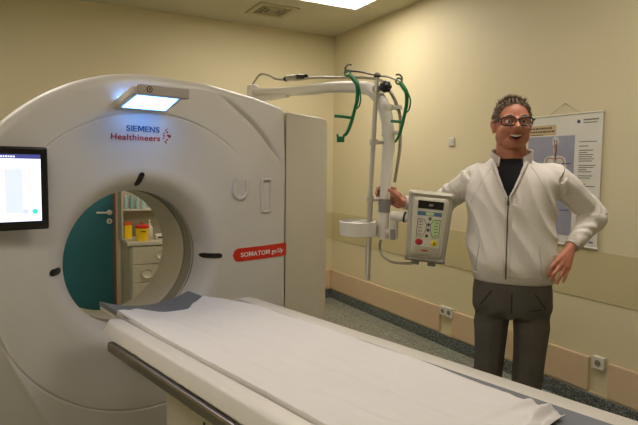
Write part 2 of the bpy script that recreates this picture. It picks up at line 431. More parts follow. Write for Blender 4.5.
bm = bmesh.new(); y, z = PU(.40, .785); sph(bm, (-.0046, y, z - .012), .007, (.1, 1.2, .35), 1)
obj('skull_detail', bm, mat('poster_skull', '#4d4c50', .5), t)

# ------------------------------------------------------------------ CT gantry
GA = radians(12.9); G0 = Vector((0.432, 2.842, 0))
BXc, BZc, BR = 0.063, 1.040, 0.347
SX, SZ = 0.100, 1.035      # centre of the large disc and its seams
gantry = thing('ct_gantry', 'large white computed tomography scanner gantry with round bore and blue lit lamp', 'medical scanner', G0, GA)
DEPTH = 0.66
poly = [(.93, .03), (.93, 1.838), (.905, 1.862), (.71, 1.905), (.41, 1.945), (.13, 1.950), (-.60, 1.35), (-.80, 1.10), (-.84, .9), (-.78, .5), (-.70, .03)]
def ray_poly(th):
    dx, dz = cos(th), sin(th); best = 9
    for i in range(len(poly)):
        (x0, z0), (x1, z1) = poly[i], poly[(i + 1) % len(poly)]
        ex, ez = x1 - x0, z1 - z0; den = dx * ez - dz * ex
        if abs(den) < 1e-9: continue
        t_ = ((x0 - SX) * ez - (z0 - SZ) * ex) / den; u = ((x0 - SX) * dz - (z0 - SZ) * dx) / den
        if t_ > 0 and -1e-6 <= u <= 1 + 1e-6: best = min(best, t_)
    return best
def amask(th, a, b, f):     # 1 between a and b degrees, fading over f
    dg = degrees(th) % 360
    return sstep(a - f, a, dg) * (1 - sstep(b, b + f, dg))
def rout(th):
    r = ray_poly(th); dg = degrees(th) % 360
    if 78 < dg < 215: r = max(r, 0.918)
    elif 70 < dg <= 78: r = max(r, .918)
    return r
LL = [(.95, -.605), (.785, -.575), (.66, -.540), (.494, -.464), (.372, -.405), (.0, -.23)]
def fy(x, z):
    s = max(0, sqrt((x - BXc) ** 2 + (z - BZc) ** 2) - BR)
    dx, dz = x - SX, z - SZ; r = sqrt(dx * dx + dz * dz); th = atan2(dz, dx)
    y = -.062 - .030 * sstep(.44, .71, r)
    if s < .12: y += .162 * (1 - (max(0, 1 - (1 - s / .12) ** 2.2)) ** (1 / 2.2))
    m1 = amask(th, 62, 268, 18)
    y += m1 * .006 * exp(-((r - .732) / .0045) ** 2)
    m2 = amask(th, 42, 56, 13)
    y += m2 * (.012 * sstep(.912, .925, r) + .026 * exp(-((r - .930) / .013) ** 2))
    if z < .95 and x < 0:      # lower left: the cover turns away
        xl = -.60
        for (za, xa), (zb, xb) in zip(LL, LL[1:]):
            if zb <= z <= za: xl = xa + (xb - xa) * (za - z) / (za - zb)
        dd = xl - x
        y += .45 * max(0, dd) * sstep(-.0, .02, dd) * sstep(.95, .8, z) if False else .45 * max(0, dd) * sstep(0, .02, dd) * (1 - sstep(.75, .95, z)) - .004 * exp(-(dd / .007) ** 2) * (1 - sstep(.75, .9, z))
    return y
NT = 480
rs = [BR + .0005 + q for q in (0, .0015, .004, .008, .013, .02, .028, .036)]
r_ = BR + .045
bm = bmesh.new(); rings = []
base_r = [BR + .0002, BR + .0006, BR + .0015] + rs + [BR + .045 + .010 * i for i in range(200)]
fine = sorted(set([round(x, 5) for x in base_r] + [round(.715 + .002 * i, 5) for i in range(18)] + [round(.905 + .0025 * i, 5) for i in range(22)]))
cols = []
for i in range(NT):
    th = 2 * pi * i / NT; R = rout(th)
    cols.append((th, R))
rr_t = [((q - fine[0]) ) for q in fine]
NR = len([f for f in fine if f < 1.0])
def PC(r, th):
    k = sstep(BR, .62, r); return SX * k + BXc * (1 - k) + r * cos(th), SZ * k + BZc * (1 - k) + r * sin(th)
# build per-column radii: shared list clipped to the outline with rounded edge
ER = .045
grid = []
for th, R in cols:
    inner = [f for f in fine if f < .965]
    col = []
    lim = R - ER
    for f in inner: col.append(min(f, lim))
    last = min(inner[-1], lim)
    if R < .99:
        pass
    k = 14
    for j in range(1, k + 1):
        col.append(last + (lim - last) * j / k if lim > last else last + 1e-5 * j)
    pts = []
    for r in col: 
        x, z = PC(r, th); pts.append((x, fy(x, z), z))
    xe, ze = PC(lim, th); ye = fy(xe, ze)
    for j in range(1, 7):
        a = pi / 2 * j / 6; r = lim + ER * sin(a)
        pts.append((SX + r * cos(th), ye + ER * (1 - cos(a)), SZ + r * sin(th)))
    grid.append(pts)
V = [[bm.verts.new(p) for p in pts] for pts in grid]
for i in range(NT):
    A, B = V[i], V[(i + 1) % NT]
    for j in range(len(A) - 1): bm.faces.new((A[j], A[j + 1], B[j + 1], B[j]))
bmesh.ops.remove_doubles(bm, verts=bm.verts, dist=2e-6)
o = obj('front_cover', bm, M_shell, gantry)
# rear housing: rim and back plate with the bore hole
bm = bmesh.new()
prof = []
V = []
for i in range(NT):
    th, R = cols[i]; c, s = cos(th), sin(th)
    row = []
    lt = amask(th, 85, 235, 30)
    for r, y in ((R - .002, -.048), (R - .002 - .004 * lt, .02), (R - .03 * lt, .05), (R - .16 * lt, .30), (R - .30 * lt, DEPTH - .06), (R - .02 - .31 * lt, DEPTH - .02), (R - .06 - .30 * lt, DEPTH), (BR + .20, DEPTH)):
        row.append(bm.verts.new((SX + r * c, y, SZ + r * s) if y < DEPTH - .001 or r > BR + .21 else (BXc + r * c, y, BZc + r * s)))
    V.append(row)
for i in range(NT):
    A, B = V[i], V[(i + 1) % NT]
    for j in range(len(A) - 1): bm.faces.new((A[j], A[j + 1], B[j + 1], B[j]))
obj('rear_cover', bm, M_shell2, gantry)
def bore_ring(stations):
    bm = bmesh.new(); R = []
    for y, r in stations: R.append([bm.verts.new((BXc + r * cos(2 * pi * i / 128), y, BZc + r * sin(2 * pi * i / 128))) for i in range(128)])
    for k in range(len(R) - 1):
        for i in range(128): bm.faces.new((R[k][i], R[k][(i + 1) % 128], R[k + 1][(i + 1) % 128], R[k + 1][i]))
    return bm
obj('bore_lining', bore_ring([(.095, BR + .0002), (.098, BR), (.108, BR)]), M_shell, gantry)
obj('scan_window', bore_ring([(.108, BR), (.110, BR + .006), (.203, BR + .006), (.205, BR)]), M_win, gantry, label='grey scan window ring inside the bore')
obj('rear_funnel', bore_ring([(.205, BR), (.46, BR), (.50, BR + .01), (.60, BR + .06), (DEPTH, BR + .20)]), M_shell2, gantry)
# side cover at the right, standing a hand wide back with a gap
bm = bmesh.new()
def plan(off):
    P = [(.948 + off, -.05 + off)]
    cx, cy, r = 1.357 - .16, -.055 + .16, .16 - off
    for k in range(0, 13):
        a = -pi / 2 + pi / 2 * k / 12; P.append((cx + r * cos(a), cy + r * sin(a)))
    P += [(1.357 - off, DEPTH - off), (.948 + off, DEPTH - off)]
    return P
def topz(x): return 1.845 - (x - .948) * .055
R = []
for zz, off in ((0.03, 0), (1, 0), ('t', 0), ('t1', .008), ('t2', .03)):
    row = []
    for x, y in plan(off):
        z = zz if not isinstance(zz, str) else topz(x) - {'t': .03, 't1': .008, 't2': 0}[zz]
        row.append(bm.verts.new((x, y, z)))
    R.append(row)
n = len(R[0])
for k in range(len(R) - 1):
    for i in range(n): bm.faces.new((R[k][i], R[k][(i + 1) % n], R[k + 1][(i + 1) % n], R[k + 1][i]))
bm.faces.new(R[0][::-1]); bm.faces.new(R[-1])
obj('side_cover', bm, M_shell2, gantry)
obj('gap_seal', BX(.925, .955, -.03, .3, .05, 1.80), M_dark, gantry, False, label='dark seam between front and side covers')
obj('floor_plinth', BX(-.60, 1.2, .03, .58, 0, .05), M_dark, gantry, False)
obj('hinge_cap', BX(1.03, 1.17, .06, .12, 1.80, 1.850), M_shell2, gantry, False, bevel=.004)

def on_face(x, z, off=0): return (x, fy(x, z) - off, z)
def conform(me, x0, z0, off, parent, name, m, label=None, tilt=0):
    for v in me.vertices:
        X, Z = v.co.x + x0, v.co.z + z0 + tilt * v.co.x
        v.co = Vector((X, fy(X, Z) + v.co.y - off, Z))
    return obj(name, me, m, parent, False, label=label)
# maker's name and emblem
conform(word_mesh('SIEMENS', .166, .0270, .012), -.030, 1.674, .001, gantry, 'maker_lettering', M_blue, 'dark blue capital lettering')
conform(text_mesh('Healthineers', .243, .029, .010), -.102, 1.633, .001, gantry, 'maker_lettering', M_redtxt, 'dark red lettering')
bm = bmesh.new()
for (u, v_, q) in ((.0, .0, .0050), (.018, .018, .0042), (.018, -.018, .0042), (.030, .0, .0085), (.008, .026, .0034), (.008, -.026, .0034), (.020, .003, .004), (-.002, .012, .0035), (-.002, -.012, .0035), (.014, .034, .0028), (.014, -.034, .0028)):
    X, Z = .160 + u, 1.660 + v_; y = fy(X, Z)
    cyl(bm, (X, y - .0022, Z), (X, y + .001, Z), q, n=4 if q > .0045 else 12)
obj('emblem', bm, M_redtxt, gantry, False, label='cluster of small red dots')
# red model strip
bm = bmesh.new(); zc, hh = 1.021, .037; xs = []
N = 40; top = []; bot = []; x0s, x1s = .572, .918
for i in range(N + 1):
    t_ = i / N; X = x0s + (x1s - x0s) * t_
    q = X - x0s; h = hh if q > hh else sqrt(max(1e-7, hh * hh - (hh - q) ** 2))
    y = fy(X, zc) - .004
    zz = zc + .014 * t_; top.append((X, y, zz + h)); bot.append((X, y, zz - h))
T = [bm.verts.new(p) for p in top]; B = [bm.verts.new(p) for p in bot]
for i in range(N): bm.faces.new((T[i], B[i], B[i + 1], T[i + 1]))
g = bmesh.ops.extrude_face_region(bm, geom=list(bm.faces))
for v in g['geom']:
    if isinstance(v, bmesh.types.BMVert): v.co.y += .006
strip = obj('name_strip', bm, M_red, gantry, False, label='red strip with white lettering')
conform(word_mesh('SOMATOM', .180, .026, .010), .618, 1.009, .006, strip, 'strip_lettering', M_whtxt, None, .04)
conform(text_mesh('go.Up', .08, .026, .012), .812, 1.017, .006, strip, 'strip_lettering', M_whtxt, None, .04)
# black laser / camera pods around the bore
def pod(x, z, ang, L=.038, W=.015):
    def pt(u, v, off):
        X = x + u * cos(ang) + v * sin(ang); Z = z - u * sin(ang) + v * cos(ang)
        return (X, fy(X, Z) - off, Z)
    bm = bmesh.new(); N = 28; rows = []
    for i in range(N + 1):
        u = -L * cos(pi * i / N); q = L - abs(u); h = W if q > W else sqrt(max(1e-8, W * W - (W - q) ** 2))
        rows.append([bm.verts.new(pt(u, h * k / 3, -.003 if abs(k) == 3 else .005)) for k in (-3, -2.7, -1, 1, 2.7, 3)])
    for i in range(N):
        for j in range(5): bm.faces.new((rows[i][j], rows[i][j + 1], rows[i + 1][j + 1], rows[i + 1][j]))
    p = obj('laser_window', bm, M_black, gantry)
    bm = bmesh.new(); c = pt(L * .35, 0, .006); c2 = pt(-L * .3, 0, .006)
    for q_, k_ in ((c, .45), (c2, .3)): obj('sensor_lens', CY(q_, (q_[0], q_[1] - .002, q_[2]), W * k_, n=16), mat('sensor_glass', '#2b2a2c', .15), p)
pod(.052, 1.445, radians(-76), .035, .0150)
pod(-.345, 1.030, radians(-8), .029, .0165)
pod(.460, 1.028, 0, .044, .0145)
# grips on the right of the front cover
def ftube(P, r, k=4):
    Q = catmull([(p[0], 0, p[1]) for p in P], k); return [on_face(p.x, p.z, .004) for p in Q]
bm = bmesh.new(); tube(bm, ftube([(.575, 1.455), (.568, 1.41), (.572, 1.365), (.60, 1.340), (.632, 1.350), (.645, 1.385), (.644, 1.44)], 0), .0105, k=1, n=8)
obj('cover_handle', bm, M_shell, gantry)
bm = bmesh.new(); P = [(.743, 1.40), (.746, 1.438), (.765, 1.443), (.798, 1.443), (.806, 1.436), (.808, 1.40), (.806, 1.30), (.802, 1.268), (.785, 1.262), (.752, 1.262), (.744, 1.270), (.743, 1.30)]
tube(bm, ftube(P + [P[0]], 0)[:-1], .0095, k=1, n=8, closed=True)
h_ = obj('cover_handle', bm, M_shell, gantry)
# overhead lamp on the gantry front
lx0, lx1 = -.085, .165
lamp = bmesh.new()
def prism(bm, pts_yz, x0, x1, dx=0):
    A = [bm.verts.new((x0 + (dx if i in () else 0), y, z)) for i, (y, z) in enumerate(pts_yz)]; B = [bm.verts.new((x1, y, z)) for y, z in pts_yz]
    n = len(A)
    for i in range(n): bm.faces.new((A[i], A[(i + 1) % n], B[(i + 1) % n], B[i]))
    bm.faces.new(A[::-1]); bm.faces.new(B)
prism(lamp, [(-.05, 1.776), (-.05, 1.806), (-.30, 1.860), (-.30, 1.824), (-.12, 1.776)], lx0, lx1)
lh = obj('lamp_housing', lamp, M_white, gantry, False, bevel=.008, label='white lamp housing jutting out above the lettering')
obj('lamp_bar', BX(lx0 + .022, lx1 + .006, -.335, -.298, 1.818, 1.864), mat('lamp_bar_grey', '#a39b90', .4), lh, False, bevel=.005)
bm = bmesh.new()
n_ = Vector((0, -.055, .18)).normalized()
def lp(y): return 1.776 + (-.12 - y) * (.048 / .18) - .0025
A = [bm.verts.new(p) for p in ((lx0 + .028, -.29, lp(-.29)), (lx1 - .028, -.29, lp(-.29)), (lx1 - .02, -.135, lp(-.135)), (lx0 + .02, -.135, lp(-.135)))]
bm.faces.new(A); g = bmesh.ops.extrude_face_region(bm, geom=list(bm.faces))
for v in g['geom']:
    if isinstance(v, bmesh.types.BMVert): v.co.z += .002
obj('light_panel', bm, mat('lamp_glow', '#ffffff', .4, emit='#5a9cff', es=LAMP_POWER), lh, False, label='glowing blue white lamp panel')
obj('glow_strip', BX(lx0 + .01, lx1 - .03, -.125, -.105, 1.818, 1.826), mat('strip_glow', '#ffffff', .4, emit='#5a9cff', es=5.0), lh, False, label='thin blue light strip on top of the lamp')
bm = bmesh.new(); cyl(bm, (-.022, -.3375, 1.843), (-.022, -.3345, 1.843), .0135); o = obj('lamp_badge', bm, M_black, lh)
bm = bmesh.new(); cyl(bm, (-.022, -.3385, 1.843), (-.022, -.3365, 1.843), .009); o2 = obj('lamp_badge', bm, mat('badge_pink', '#c9a29a', .4), lh)
bm = bmesh.new(); cyl(bm, (-.022, -.3392, 1.843), (-.022, -.3375, 1.843), .005); obj('lamp_badge', bm, M_black, lh)

# tablet docked on the gantry's left
tb = thing('tablet_computer', 'black framed tablet screen docked on the left of the scanner front', 'screen', G0 + Matrix.Rotation(GA, 3, 'Z') @ Vector((-.66, -.15, 1.41)), GA)
obj('casing', BX(-.265, .265, -.012, .012, -.172, .172), M_black, tb, True, bevel=.010)
for ob in [tb.children[0]]:
    ob.modifiers['bevel'].segments = 4
obj('screen', BX(-.237, .235, -.0135, -.0115, -.135, .140), mat('screen_glow', '#dfe2f0', .3, emit='#c9d0f2', es=.75), tb, False, label='lit pale blue screen')
scr = tb.children[1]
obj('title_bar', BX(-.237, .235, -.0142, -.0128, .122, .140), mat('screen_bar', '#3a3f78', .3, emit='#3a3f78', es=.5), scr, False)
obj('menu_bar', BX(-.237, .235, -.0142, -.0128, .098, .121), mat('screen_bar2', '#e6e8f4', .3, emit='#e2e4ff', es=.7), scr, False)
obj('picture_frame', BX(.10, .165, -.0142, -.0128, -.10, .08), mat('screen_pic', '#b7bedc', .3, emit='#a6afd8', es=.7), scr, False)
bm = bmesh.new(); x = .045
while x < .14:
    q = x + random.uniform(.005, .012); box(bm, x, q, -.0148, -.0138, .127, .134); x = q + .003
obj('title_lettering', bm, mat('screen_text', '#d5d8ee', .3, emit='#d5d8ee', es=.6), scr, False)
for cx_, nm, cc in ((.222 - .012, 'round_button', '#31b8b0'), (.175, 'round_button', '#aab2c6')):
    bm = bmesh.new(); cyl(bm, (cx_, -.0145, -.095), (cx_, -.013, -.095), .011); obj(nm, bm, mat('btn' + cc, cc, .3, emit=cc, es=.6), scr)
obj('dock_arm', BX(-.05, .05, .012, .10, -.05, .05), M_shell2, tb, False, bevel=.005)

# ------------------------------------------------------------------ patient table
table = thing('patient_table', 'white patient table of the scanner with grey mattress and steel side rail', 'table', G0 + Matrix.Rotation(GA, 3, 'Z') @ Vector((.04, -1.6, 0)), GA)
def TL(x, y, z): return (x - .04, y + 1.6, z)
TY0, TY1 = -2.85, -.475       # near and far end
# frame: cross-section swept along y, with rounded far end
sec = [(-.228, .897), (-.275, .899), (-.285, .897), (-.292, .890), (-.308, .853), (-.302, .848), (-.265, .845), (-.24, .79), (.30, .79), (.34, .845), (.398, .848), (.404, .853), (.404, .884), (.400, .893), (.391, .899), (.326, .897), (.318, .84), (-.224, .84)]
bm = bmesh.new(); ys = [TY0, TY0 + .02, TY1 - .10, TY1 - .06, TY1 - .03, TY1 - .01, TY1]
shr = [0, 0, 0, .003, .010, .022, .045]
R = []
for y, s in zip(ys, shr):
    row = []
    for x, z in sec:
        X = x
        if x < -.25: X = x + s * .8
        if x > .31: X = x - s * .8
        Z = z - (s * .25 if z > .87 else 0)
        row.append(bm.verts.new(TL(X, y, Z)))
    R.append(row)
n = len(sec)
for k in range(len(R) - 1):
    for i in range(n): bm.faces.new((R[k][i], R[k][(i + 1) % n], R[k + 1][(i + 1) % n], R[k + 1][i]))
bm.faces.new(R[0][::-1]); bm.faces.new(R[-1])
obj('frame', bm, M_tabw, table)
# cradle and mattress (concave), reaching into the bore
CX, CW = .048, .270
def tap(x, y):
    e = sstep(-.75, -.30, y); u = (x - CX) / CW
    return x - e * (.074 * max(0, u) + .006 * min(0, u))
def cz(x, y=0):
    u = (x - CX) / CW; e = sstep(-.75, -.25, y)        # free end is more dished
    return .872 + (.030 + .030 * e) * u * u - .018 * e
def slab(name, ya, yb, th, m, parent, w=CW, lift=0, ny=40):
    bm = bmesh.new(); A = []; B = []
    for i in range(ny + 1):
        y = ya + (yb - ya) * i / ny
        wv = w
        ra, rb = [], []
        for j in range(25):
            x = tap(CX + wv * (-1 + 2 * j / 24), y)
            yy = y + (max(0, (y + .6)) / .4) ** 2 * (-.035 + .06 * (x + .22) / .5)
            z = cz(x, yy) + lift
            ra.append(bm.verts.new(TL(x, yy, z))); rb.append(bm.verts.new(TL(x, yy, z - th)))
        A.append(ra); B.append(rb)
    for i in range(ny):
        for j in range(24):
            bm.faces.new((A[i][j], A[i][j + 1], A[i + 1][j + 1], A[i + 1][j])); bm.faces.new((B[i][j], B[i + 1][j], B[i + 1][j + 1], B[i][j + 1]))
        bm.faces.new((A[i][0], A[i + 1][0], B[i + 1][0], B[i][0])); bm.faces.new((A[i][24], B[i][24], B[i + 1][24], A[i + 1][24]))
    for j in range(24):
        bm.faces.new((A[0][j], B[0][j], B[0][j + 1], A[0][j + 1])); bm.faces.new((A[ny][j], A[ny][j + 1], B[ny][j + 1], B[ny][j]))
    return obj(name, bm, m, parent)
slab('cradle', -2.80, -.20, .012, M_tabw, table, lift=-.022)
slab('mattress', -2.78, -.19, .022, M_mattress, table, label='grey mattress') if False else None
mt = slab('mattress', -2.78, -.19, .021, M_mattress, table); mt['label'] = 'grey dished mattress'
# side rails
for sx, nm in ((-1, 'side_rail'), (1, 'side_rail')):
    xr = -.300 if sx < 0 else .395
    bm = bmesh.new()
    ya, yb = TY0 + .1, -.62
    prof = [(-.012, -.020), (.010, -.020), (.014, -.012), (.014, .010), (.010, .018), (-.006, .018), (-.012, .008)]
    A = [[bm.verts.new(TL(xr + sx * (p[0] + .010), y, .828 + p[1])) for p in prof] for y in (ya, yb)]
    m_ = len(prof)
    for i in range(m_): bm.faces.new((A[0][i], A[0][(i + 1) % m_], A[1][(i + 1) % m_], A[1][i]))
    bm.faces.new(A[0][::-1]); bm.faces.new(A[1])
    rl = obj('side_rail', bm, M_steel, table, False, bevel=.002, label='dark steel side rail')
    bm = bmesh.new()
    for y in (-.80, -1.15, -1.5, -1.85, -2.2, -2.55):
        bm = bmesh.new(); v = box(bm, *sorted((TL(xr - sx * .05, 0, 0)[0], TL(xr + sx * .004, 0, 0)[0])), TL(0, y - .012, 0)[1], TL(0, y + .012, 0)[1], .832, .8475)
        obj('rail_bracket', bm, M_chrome, rl, False, bevel=.002)
# pedestal
bm = bmesh.new(); R = []
for z, ins in ((0.02, .03), (.05, 0), (.5, 0), (.74, .0), (.785, .015)):
    row = []; x0, x1, y0, y1, rr = -.262 + ins, .34 - ins, -2.5 + ins, -.83 - ins, .20
    for (cx, cy, a0) in ((x1 - rr, y1 - rr, 0), (x0 + rr, y1 - rr, 90), (x0 + rr, y0 + rr, 180), (x1 - rr, y0 + rr, 270)):
        for k in range(9):
            a = radians(a0 + 90 * k / 8); row.append(bm.verts.new(TL(cx + rr * cos(a), cy + rr * sin(a), z)))
    R.append(row)
n = len(R[0])
for k in range(len(R) - 1):
    for i in range(n): bm.faces.new((R[k][i], R[k][(i + 1) % n], R[k + 1][(i + 1) % n], R[k + 1][i]))
bm.faces.new(R[0][::-1]); bm.faces.new(R[-1])
ped = obj('pedestal', bm, M_shell2, table)
for k in range(4):
    y = -1.24 - .045 * k
    bm = BX(*sorted((TL(-.2635, 0, 0)[0], TL(-.2610, 0, 0)[0])), TL(0, y - .008, 0)[1], TL(0, y + .004, 0)[1], .728, .742)
    obj('pedestal_slot', bm, M_black, ped, False)
obj('base_plate', BX(TL(-.25, 0, 0)[0], TL(.31, 0, 0)[0], TL(0, -2.45, 0)[1], TL(0, -1.05, 0)[1], 0, .03), M_dark, table, False)

# bed sheet
bm = bmesh.new(); NX, NY = 84, 300; A = []
SY0, SY1 = -2.03, -.36
FE = [(0, -.44), (.10, -.39), (.25, -.33), (.45, -.43), (.65, -.43), (.85, -.36), (1, -.33)]
def fold(x, y):
    h = 0
    p = Vector((x * 5, y * 2.2, 0)); h += .0035 * noise.noise(p) + .0022 * noise.noise(Vector((x * 16, y * 5, 3)))
    # long ridge creases
    for (xa, ya, xb, yb, a, wd) in ((.02, -.55, .08, -1.9, .006, .010), (-.08, -.6, -.03, -1.3, .0035, .012), (.16, -.7, .12, -1.7, .003, .014), (-.12, -1.1, -.06, -1.9, .003, .012), (.2, -.42, .05, -.8, .0035, .012)):
        dx, dy = xb - xa, yb - ya; L = sqrt(dx * dx + dy * dy); t_ = ((x - xa) * dx + (y - ya) * dy) / L / L
        if -.15 < t_ < 1.15:
            dist = ((x - xa) * dy - (y - ya) * dx) / L + .012 * noise.noise(Vector((0, y * 6, xa * 9)))
            h += a * exp(-(dist / wd) ** 2) * sstep(-.15, .1, t_) * (1 - sstep(.9, 1.15, t_))
    ridg = 1 - abs(noise.noise(Vector((x * 9 + y * 3, y * 4 - x * 3, 7)))) * 2
    h += .003 * max(0, ridg) ** 3
    e = sstep(.16, .0, y - SY0) if y - SY0 < .16 else 0      # rumpled near end
    e = 1 - sstep(0, .16, y - SY0)
    h += e * (.010 * abs(noise.noise(Vector((x * 14, y * 20, 1)))) + .010 * max(0, sin(y * 95 + 6 * noise.noise(Vector((x * 8, y * 6, 2))))))
    return h
for i in range(NY + 1):
    row = []
    for j in range(NX + 1):
        u = j / NX; v = i / NY; y = SY0 + (SY1 - SY0) * v
        xl = -.2275 + .004 * noise.noise(Vector((1, y * 3, 0))); xr_ = .308 - .022 * (1 - sstep(-2.0, -1.5, y)) + .003 * noise.noise(Vector((4, y * 4, 0)))
        x = tap(xl + (xr_ - xl) * u, y)
        fe = -.40
        for (ua, ya_), (ub, yb_) in zip(FE, FE[1:]):
            if ua <= u <= ub: fe = ya_ + (yb_ - ya_) * sstep(ua, ub, u)
        far = (fe - SY1) * sstep(.80, 1, v)
        near = (1 - sstep(0, .10, y - SY0)) * (.028 * noise.noise(Vector((u * 7, 0, 5))) + .02 * sin(u * 12) * 0)
        yy = y + far + near
        edge = min(u, 1 - u, (1 - v) * 2.2, v * 2.2)
        ym = yy
        z = cz(x, ym) + .004 - .026 * max(0, 1 - u / .012) + .004 * min(1, edge / .02) + max(0, fold(x, y)) * min(1, edge / .012 + .25)
        row.append(bm.verts.new((x, yy, z)))
    A.append(row)
for i in range(NY):
    for j in range(NX): bm.faces.new((A[i][j], A[i][j + 1], A[i + 1][j + 1], A[i + 1][j]))
for v in bm.verts: v.co.z -= 0
# crumpled flap at the near end
def crumple(x0, x1, y0, amp, seed):
    B = []
    for i in range(25):
        row = []
        for j in range(31):
            u, v = j / 30, i / 24; x = x0 + (x1 - x0) * u; y = y0 - .075 * v
            ang = v * 3.6 + 1.2 * noise.noise(Vector((u * 5, v * 2, seed)))
            z = cz(x, y) + .008 + amp * abs(sin(ang)) * (.6 + .7 * noise.noise(Vector((u * 6, v * 3, seed + 2)))) + .006 * abs(noise.noise(Vector((u * 12, v * 9, seed + 4))))
            row.append(bm.verts.new((x + .012 * noise.noise(Vector((v * 4, u * 3, seed))), y + .02 * noise.noise(Vector((u * 5, v, seed + 9))), z)))
        B.append(row)
    for i in range(24):
        for j in range(30): bm.faces.new((B[i][j], B[i][j + 1], B[i + 1][j + 1], B[i + 1][j]))
crumple(-.19, .275, SY0 + .03, .022, 3)
sheet = obj('bed_sheet', bm, M_sheet, None)
sheet.matrix_world = Matrix.Translation(G0) @ Matrix.Rotation(GA, 4, 'Z')
sm = sheet.modifiers.new('thick', 'SOLIDIFY'); sm.thickness = .0018; sm.offset = 1
tag(sheet, 'creased white sheet spread over the patient table mattress', 'bed sheet')

# ------------------------------------------------------------------ drawer cabinet behind the bore
cab = thing('drawer_cabinet', 'beige cabinet with drawers and round recessed grips seen through the bore', 'cabinet', (1.12, 5.37, 0))
obj('carcass', BX(-.31, .31, -.22, .25, .02, .80), M_cab, cab, False, bevel=.003)
obj('worktop', BX(-.335, .33, -.245, .25, .80, .835), mat('worktop', '#c2bca6', .4), cab, False, bevel=.004)
obj('back_panel', BX(-.335, .33, .235, .25, .835, 1.40), M_cab, cab, False)
obj('shelf', BX(-.335, .33, .05, .235, 1.095, 1.112), mat('worktop', '#c2bca6', .4), cab, False, bevel=.002)
for x in (-.345, .33): obj('side_panel', BX(x, x + .015, -.0, .25, .835, 1.30), M_cab, cab, False)
for i in range(4):
    z1 = .79 - .165 * i; z0 = max(.03, z1 - .158)
    dr = obj('drawer', BX(-.295, .295, -.238, -.22, z0, z1), mat('drawer_front', '#bdb7a0', .4), cab, False, bevel=.003)
    cxs = (-.03,) if i == 0 else (-.165,)
    for cc in cxs:
        bm = bmesh.new(); c = Vector((cc, -.243, (z0 + z1) / 2)); R = []
        for r, y in ((.048, 0), (.050, -.004), (.044, -.005), (.040, -.001), (.02, .003), (.0005, .004)):
            R.append([bm.verts.new(c + Vector((r * cos(a * pi / 16), y, r * sin(a * pi / 16)))) for a in range(32)])
        for k in range(len(R) - 1):
            for a in range(32): bm.faces.new((R[k][a], R[k][(a + 1) % 32], R[k + 1][(a + 1) % 32], R[k + 1][a]))
        obj('grip', bm, mat('grip_ring', '#c9c4b0', .35), dr)
bt = thing('sharps_bin', 'yellow sharps bin with a red lid on the drawer cabinet', 'waste bin', (.93, 5.215, .835))
bm = bmesh.new(); lathe(bm, [(.048, 0), (.052, .01), (.060, .115), (.060, .12)]); obj('bin', bm, M_yel, bt)
bm = bmesh.new(); lathe(bm, [(.063, .118), (.065, .125), (.063, .14), (.045, .150), (.02, .152)]); ld = obj('lid', bm, mat('bin_red', '#c22a1e', .35), bt)
bm = bmesh.new(); v = box(bm, -.035, .0, -.03, .03, .152, .160); bmesh.ops.rotate(bm, verts=bm.verts, cent=(0, 0, .152), matrix=Matrix.Rotation(radians(40), 3, 'Y')); obj('lid_flap', bm, mat('bin_red', '#c22a1e', .35), ld, False)
obj('bin_print', BX(-.022, .022, -.0600, -.054, .086, .093), M_black, bt, False)
bt = thing('small_yellow_box', 'small yellow box with an orange red top under the shelf', 'box', (.84, 5.45, .835))
obj('box_body', BX(-.035, .035, -.03, .03, 0, .125), M_yel, bt, False, bevel=.004); obj('box_top', BX(-.037, .037, -.032, .032, .125, .155), mat('bin_orange', '#c9562a', .4), bt, False, bevel=.003)
for i, (x, h, c, nm) in enumerate(((.83, .13, '#a9c8c4', 'pale blue bottle at the left end of the shelf'), (.885, .15, '#7fa8a8', 'teal tinted bottle, second on the shelf'), (.94, .12, '#9fb9b2', 'short pale green bottle, third on the shelf'), (.998, .14, '#b4c9c6', 'clear bottle, fourth on the shelf'))):
    b_ = thing('bottle', nm, 'bottle', (x, 5.50, 1.112), 0, 'bottles on the cabinet shelf')
    bm = bmesh.new(); lathe(bm, [(.020, 0), (.022, .006), (.022, h * .68), (.010, h * .82), (.010, h * .88)], n=20); obj('bottle_body', bm, mat('bottle' + c, c, .15), b_)
    bm = bmesh.new(); lathe(bm, [(.012, h * .88), (.012, h)], n=16); obj('cap', bm, M_white, b_)
bt = thing('desk_device', 'small pale desk device right of the yellow bin', 'device', (1.10, 5.27, .835))
obj('body', BX(-.045, .06, -.05, .06, 0, .05), M_white, bt, False, bevel=.006); obj('feed_slot', BX(-.03, .045, -.052, -.049, .015, .03), M_black, bt, False)
bt = thing('dispenser_bottle', 'white pump bottle behind the small desk device', 'bottle', (1.03, 5.40, .835))
bm = bmesh.new(); lathe(bm, [(.028, 0), (.030, .01), (.030, .10), (.012, .125), (.012, .14)]); obj('bottle_body', bm, M_white, bt)
bm = bmesh.new(); cyl(bm, (0, 0, .14), (0, 0, .165), .005); tube(bm, [(0, 0, .165), (0, -.02, .168), (0, -.035, .160)], .005, k=3); obj('pump', bm, M_white, bt)

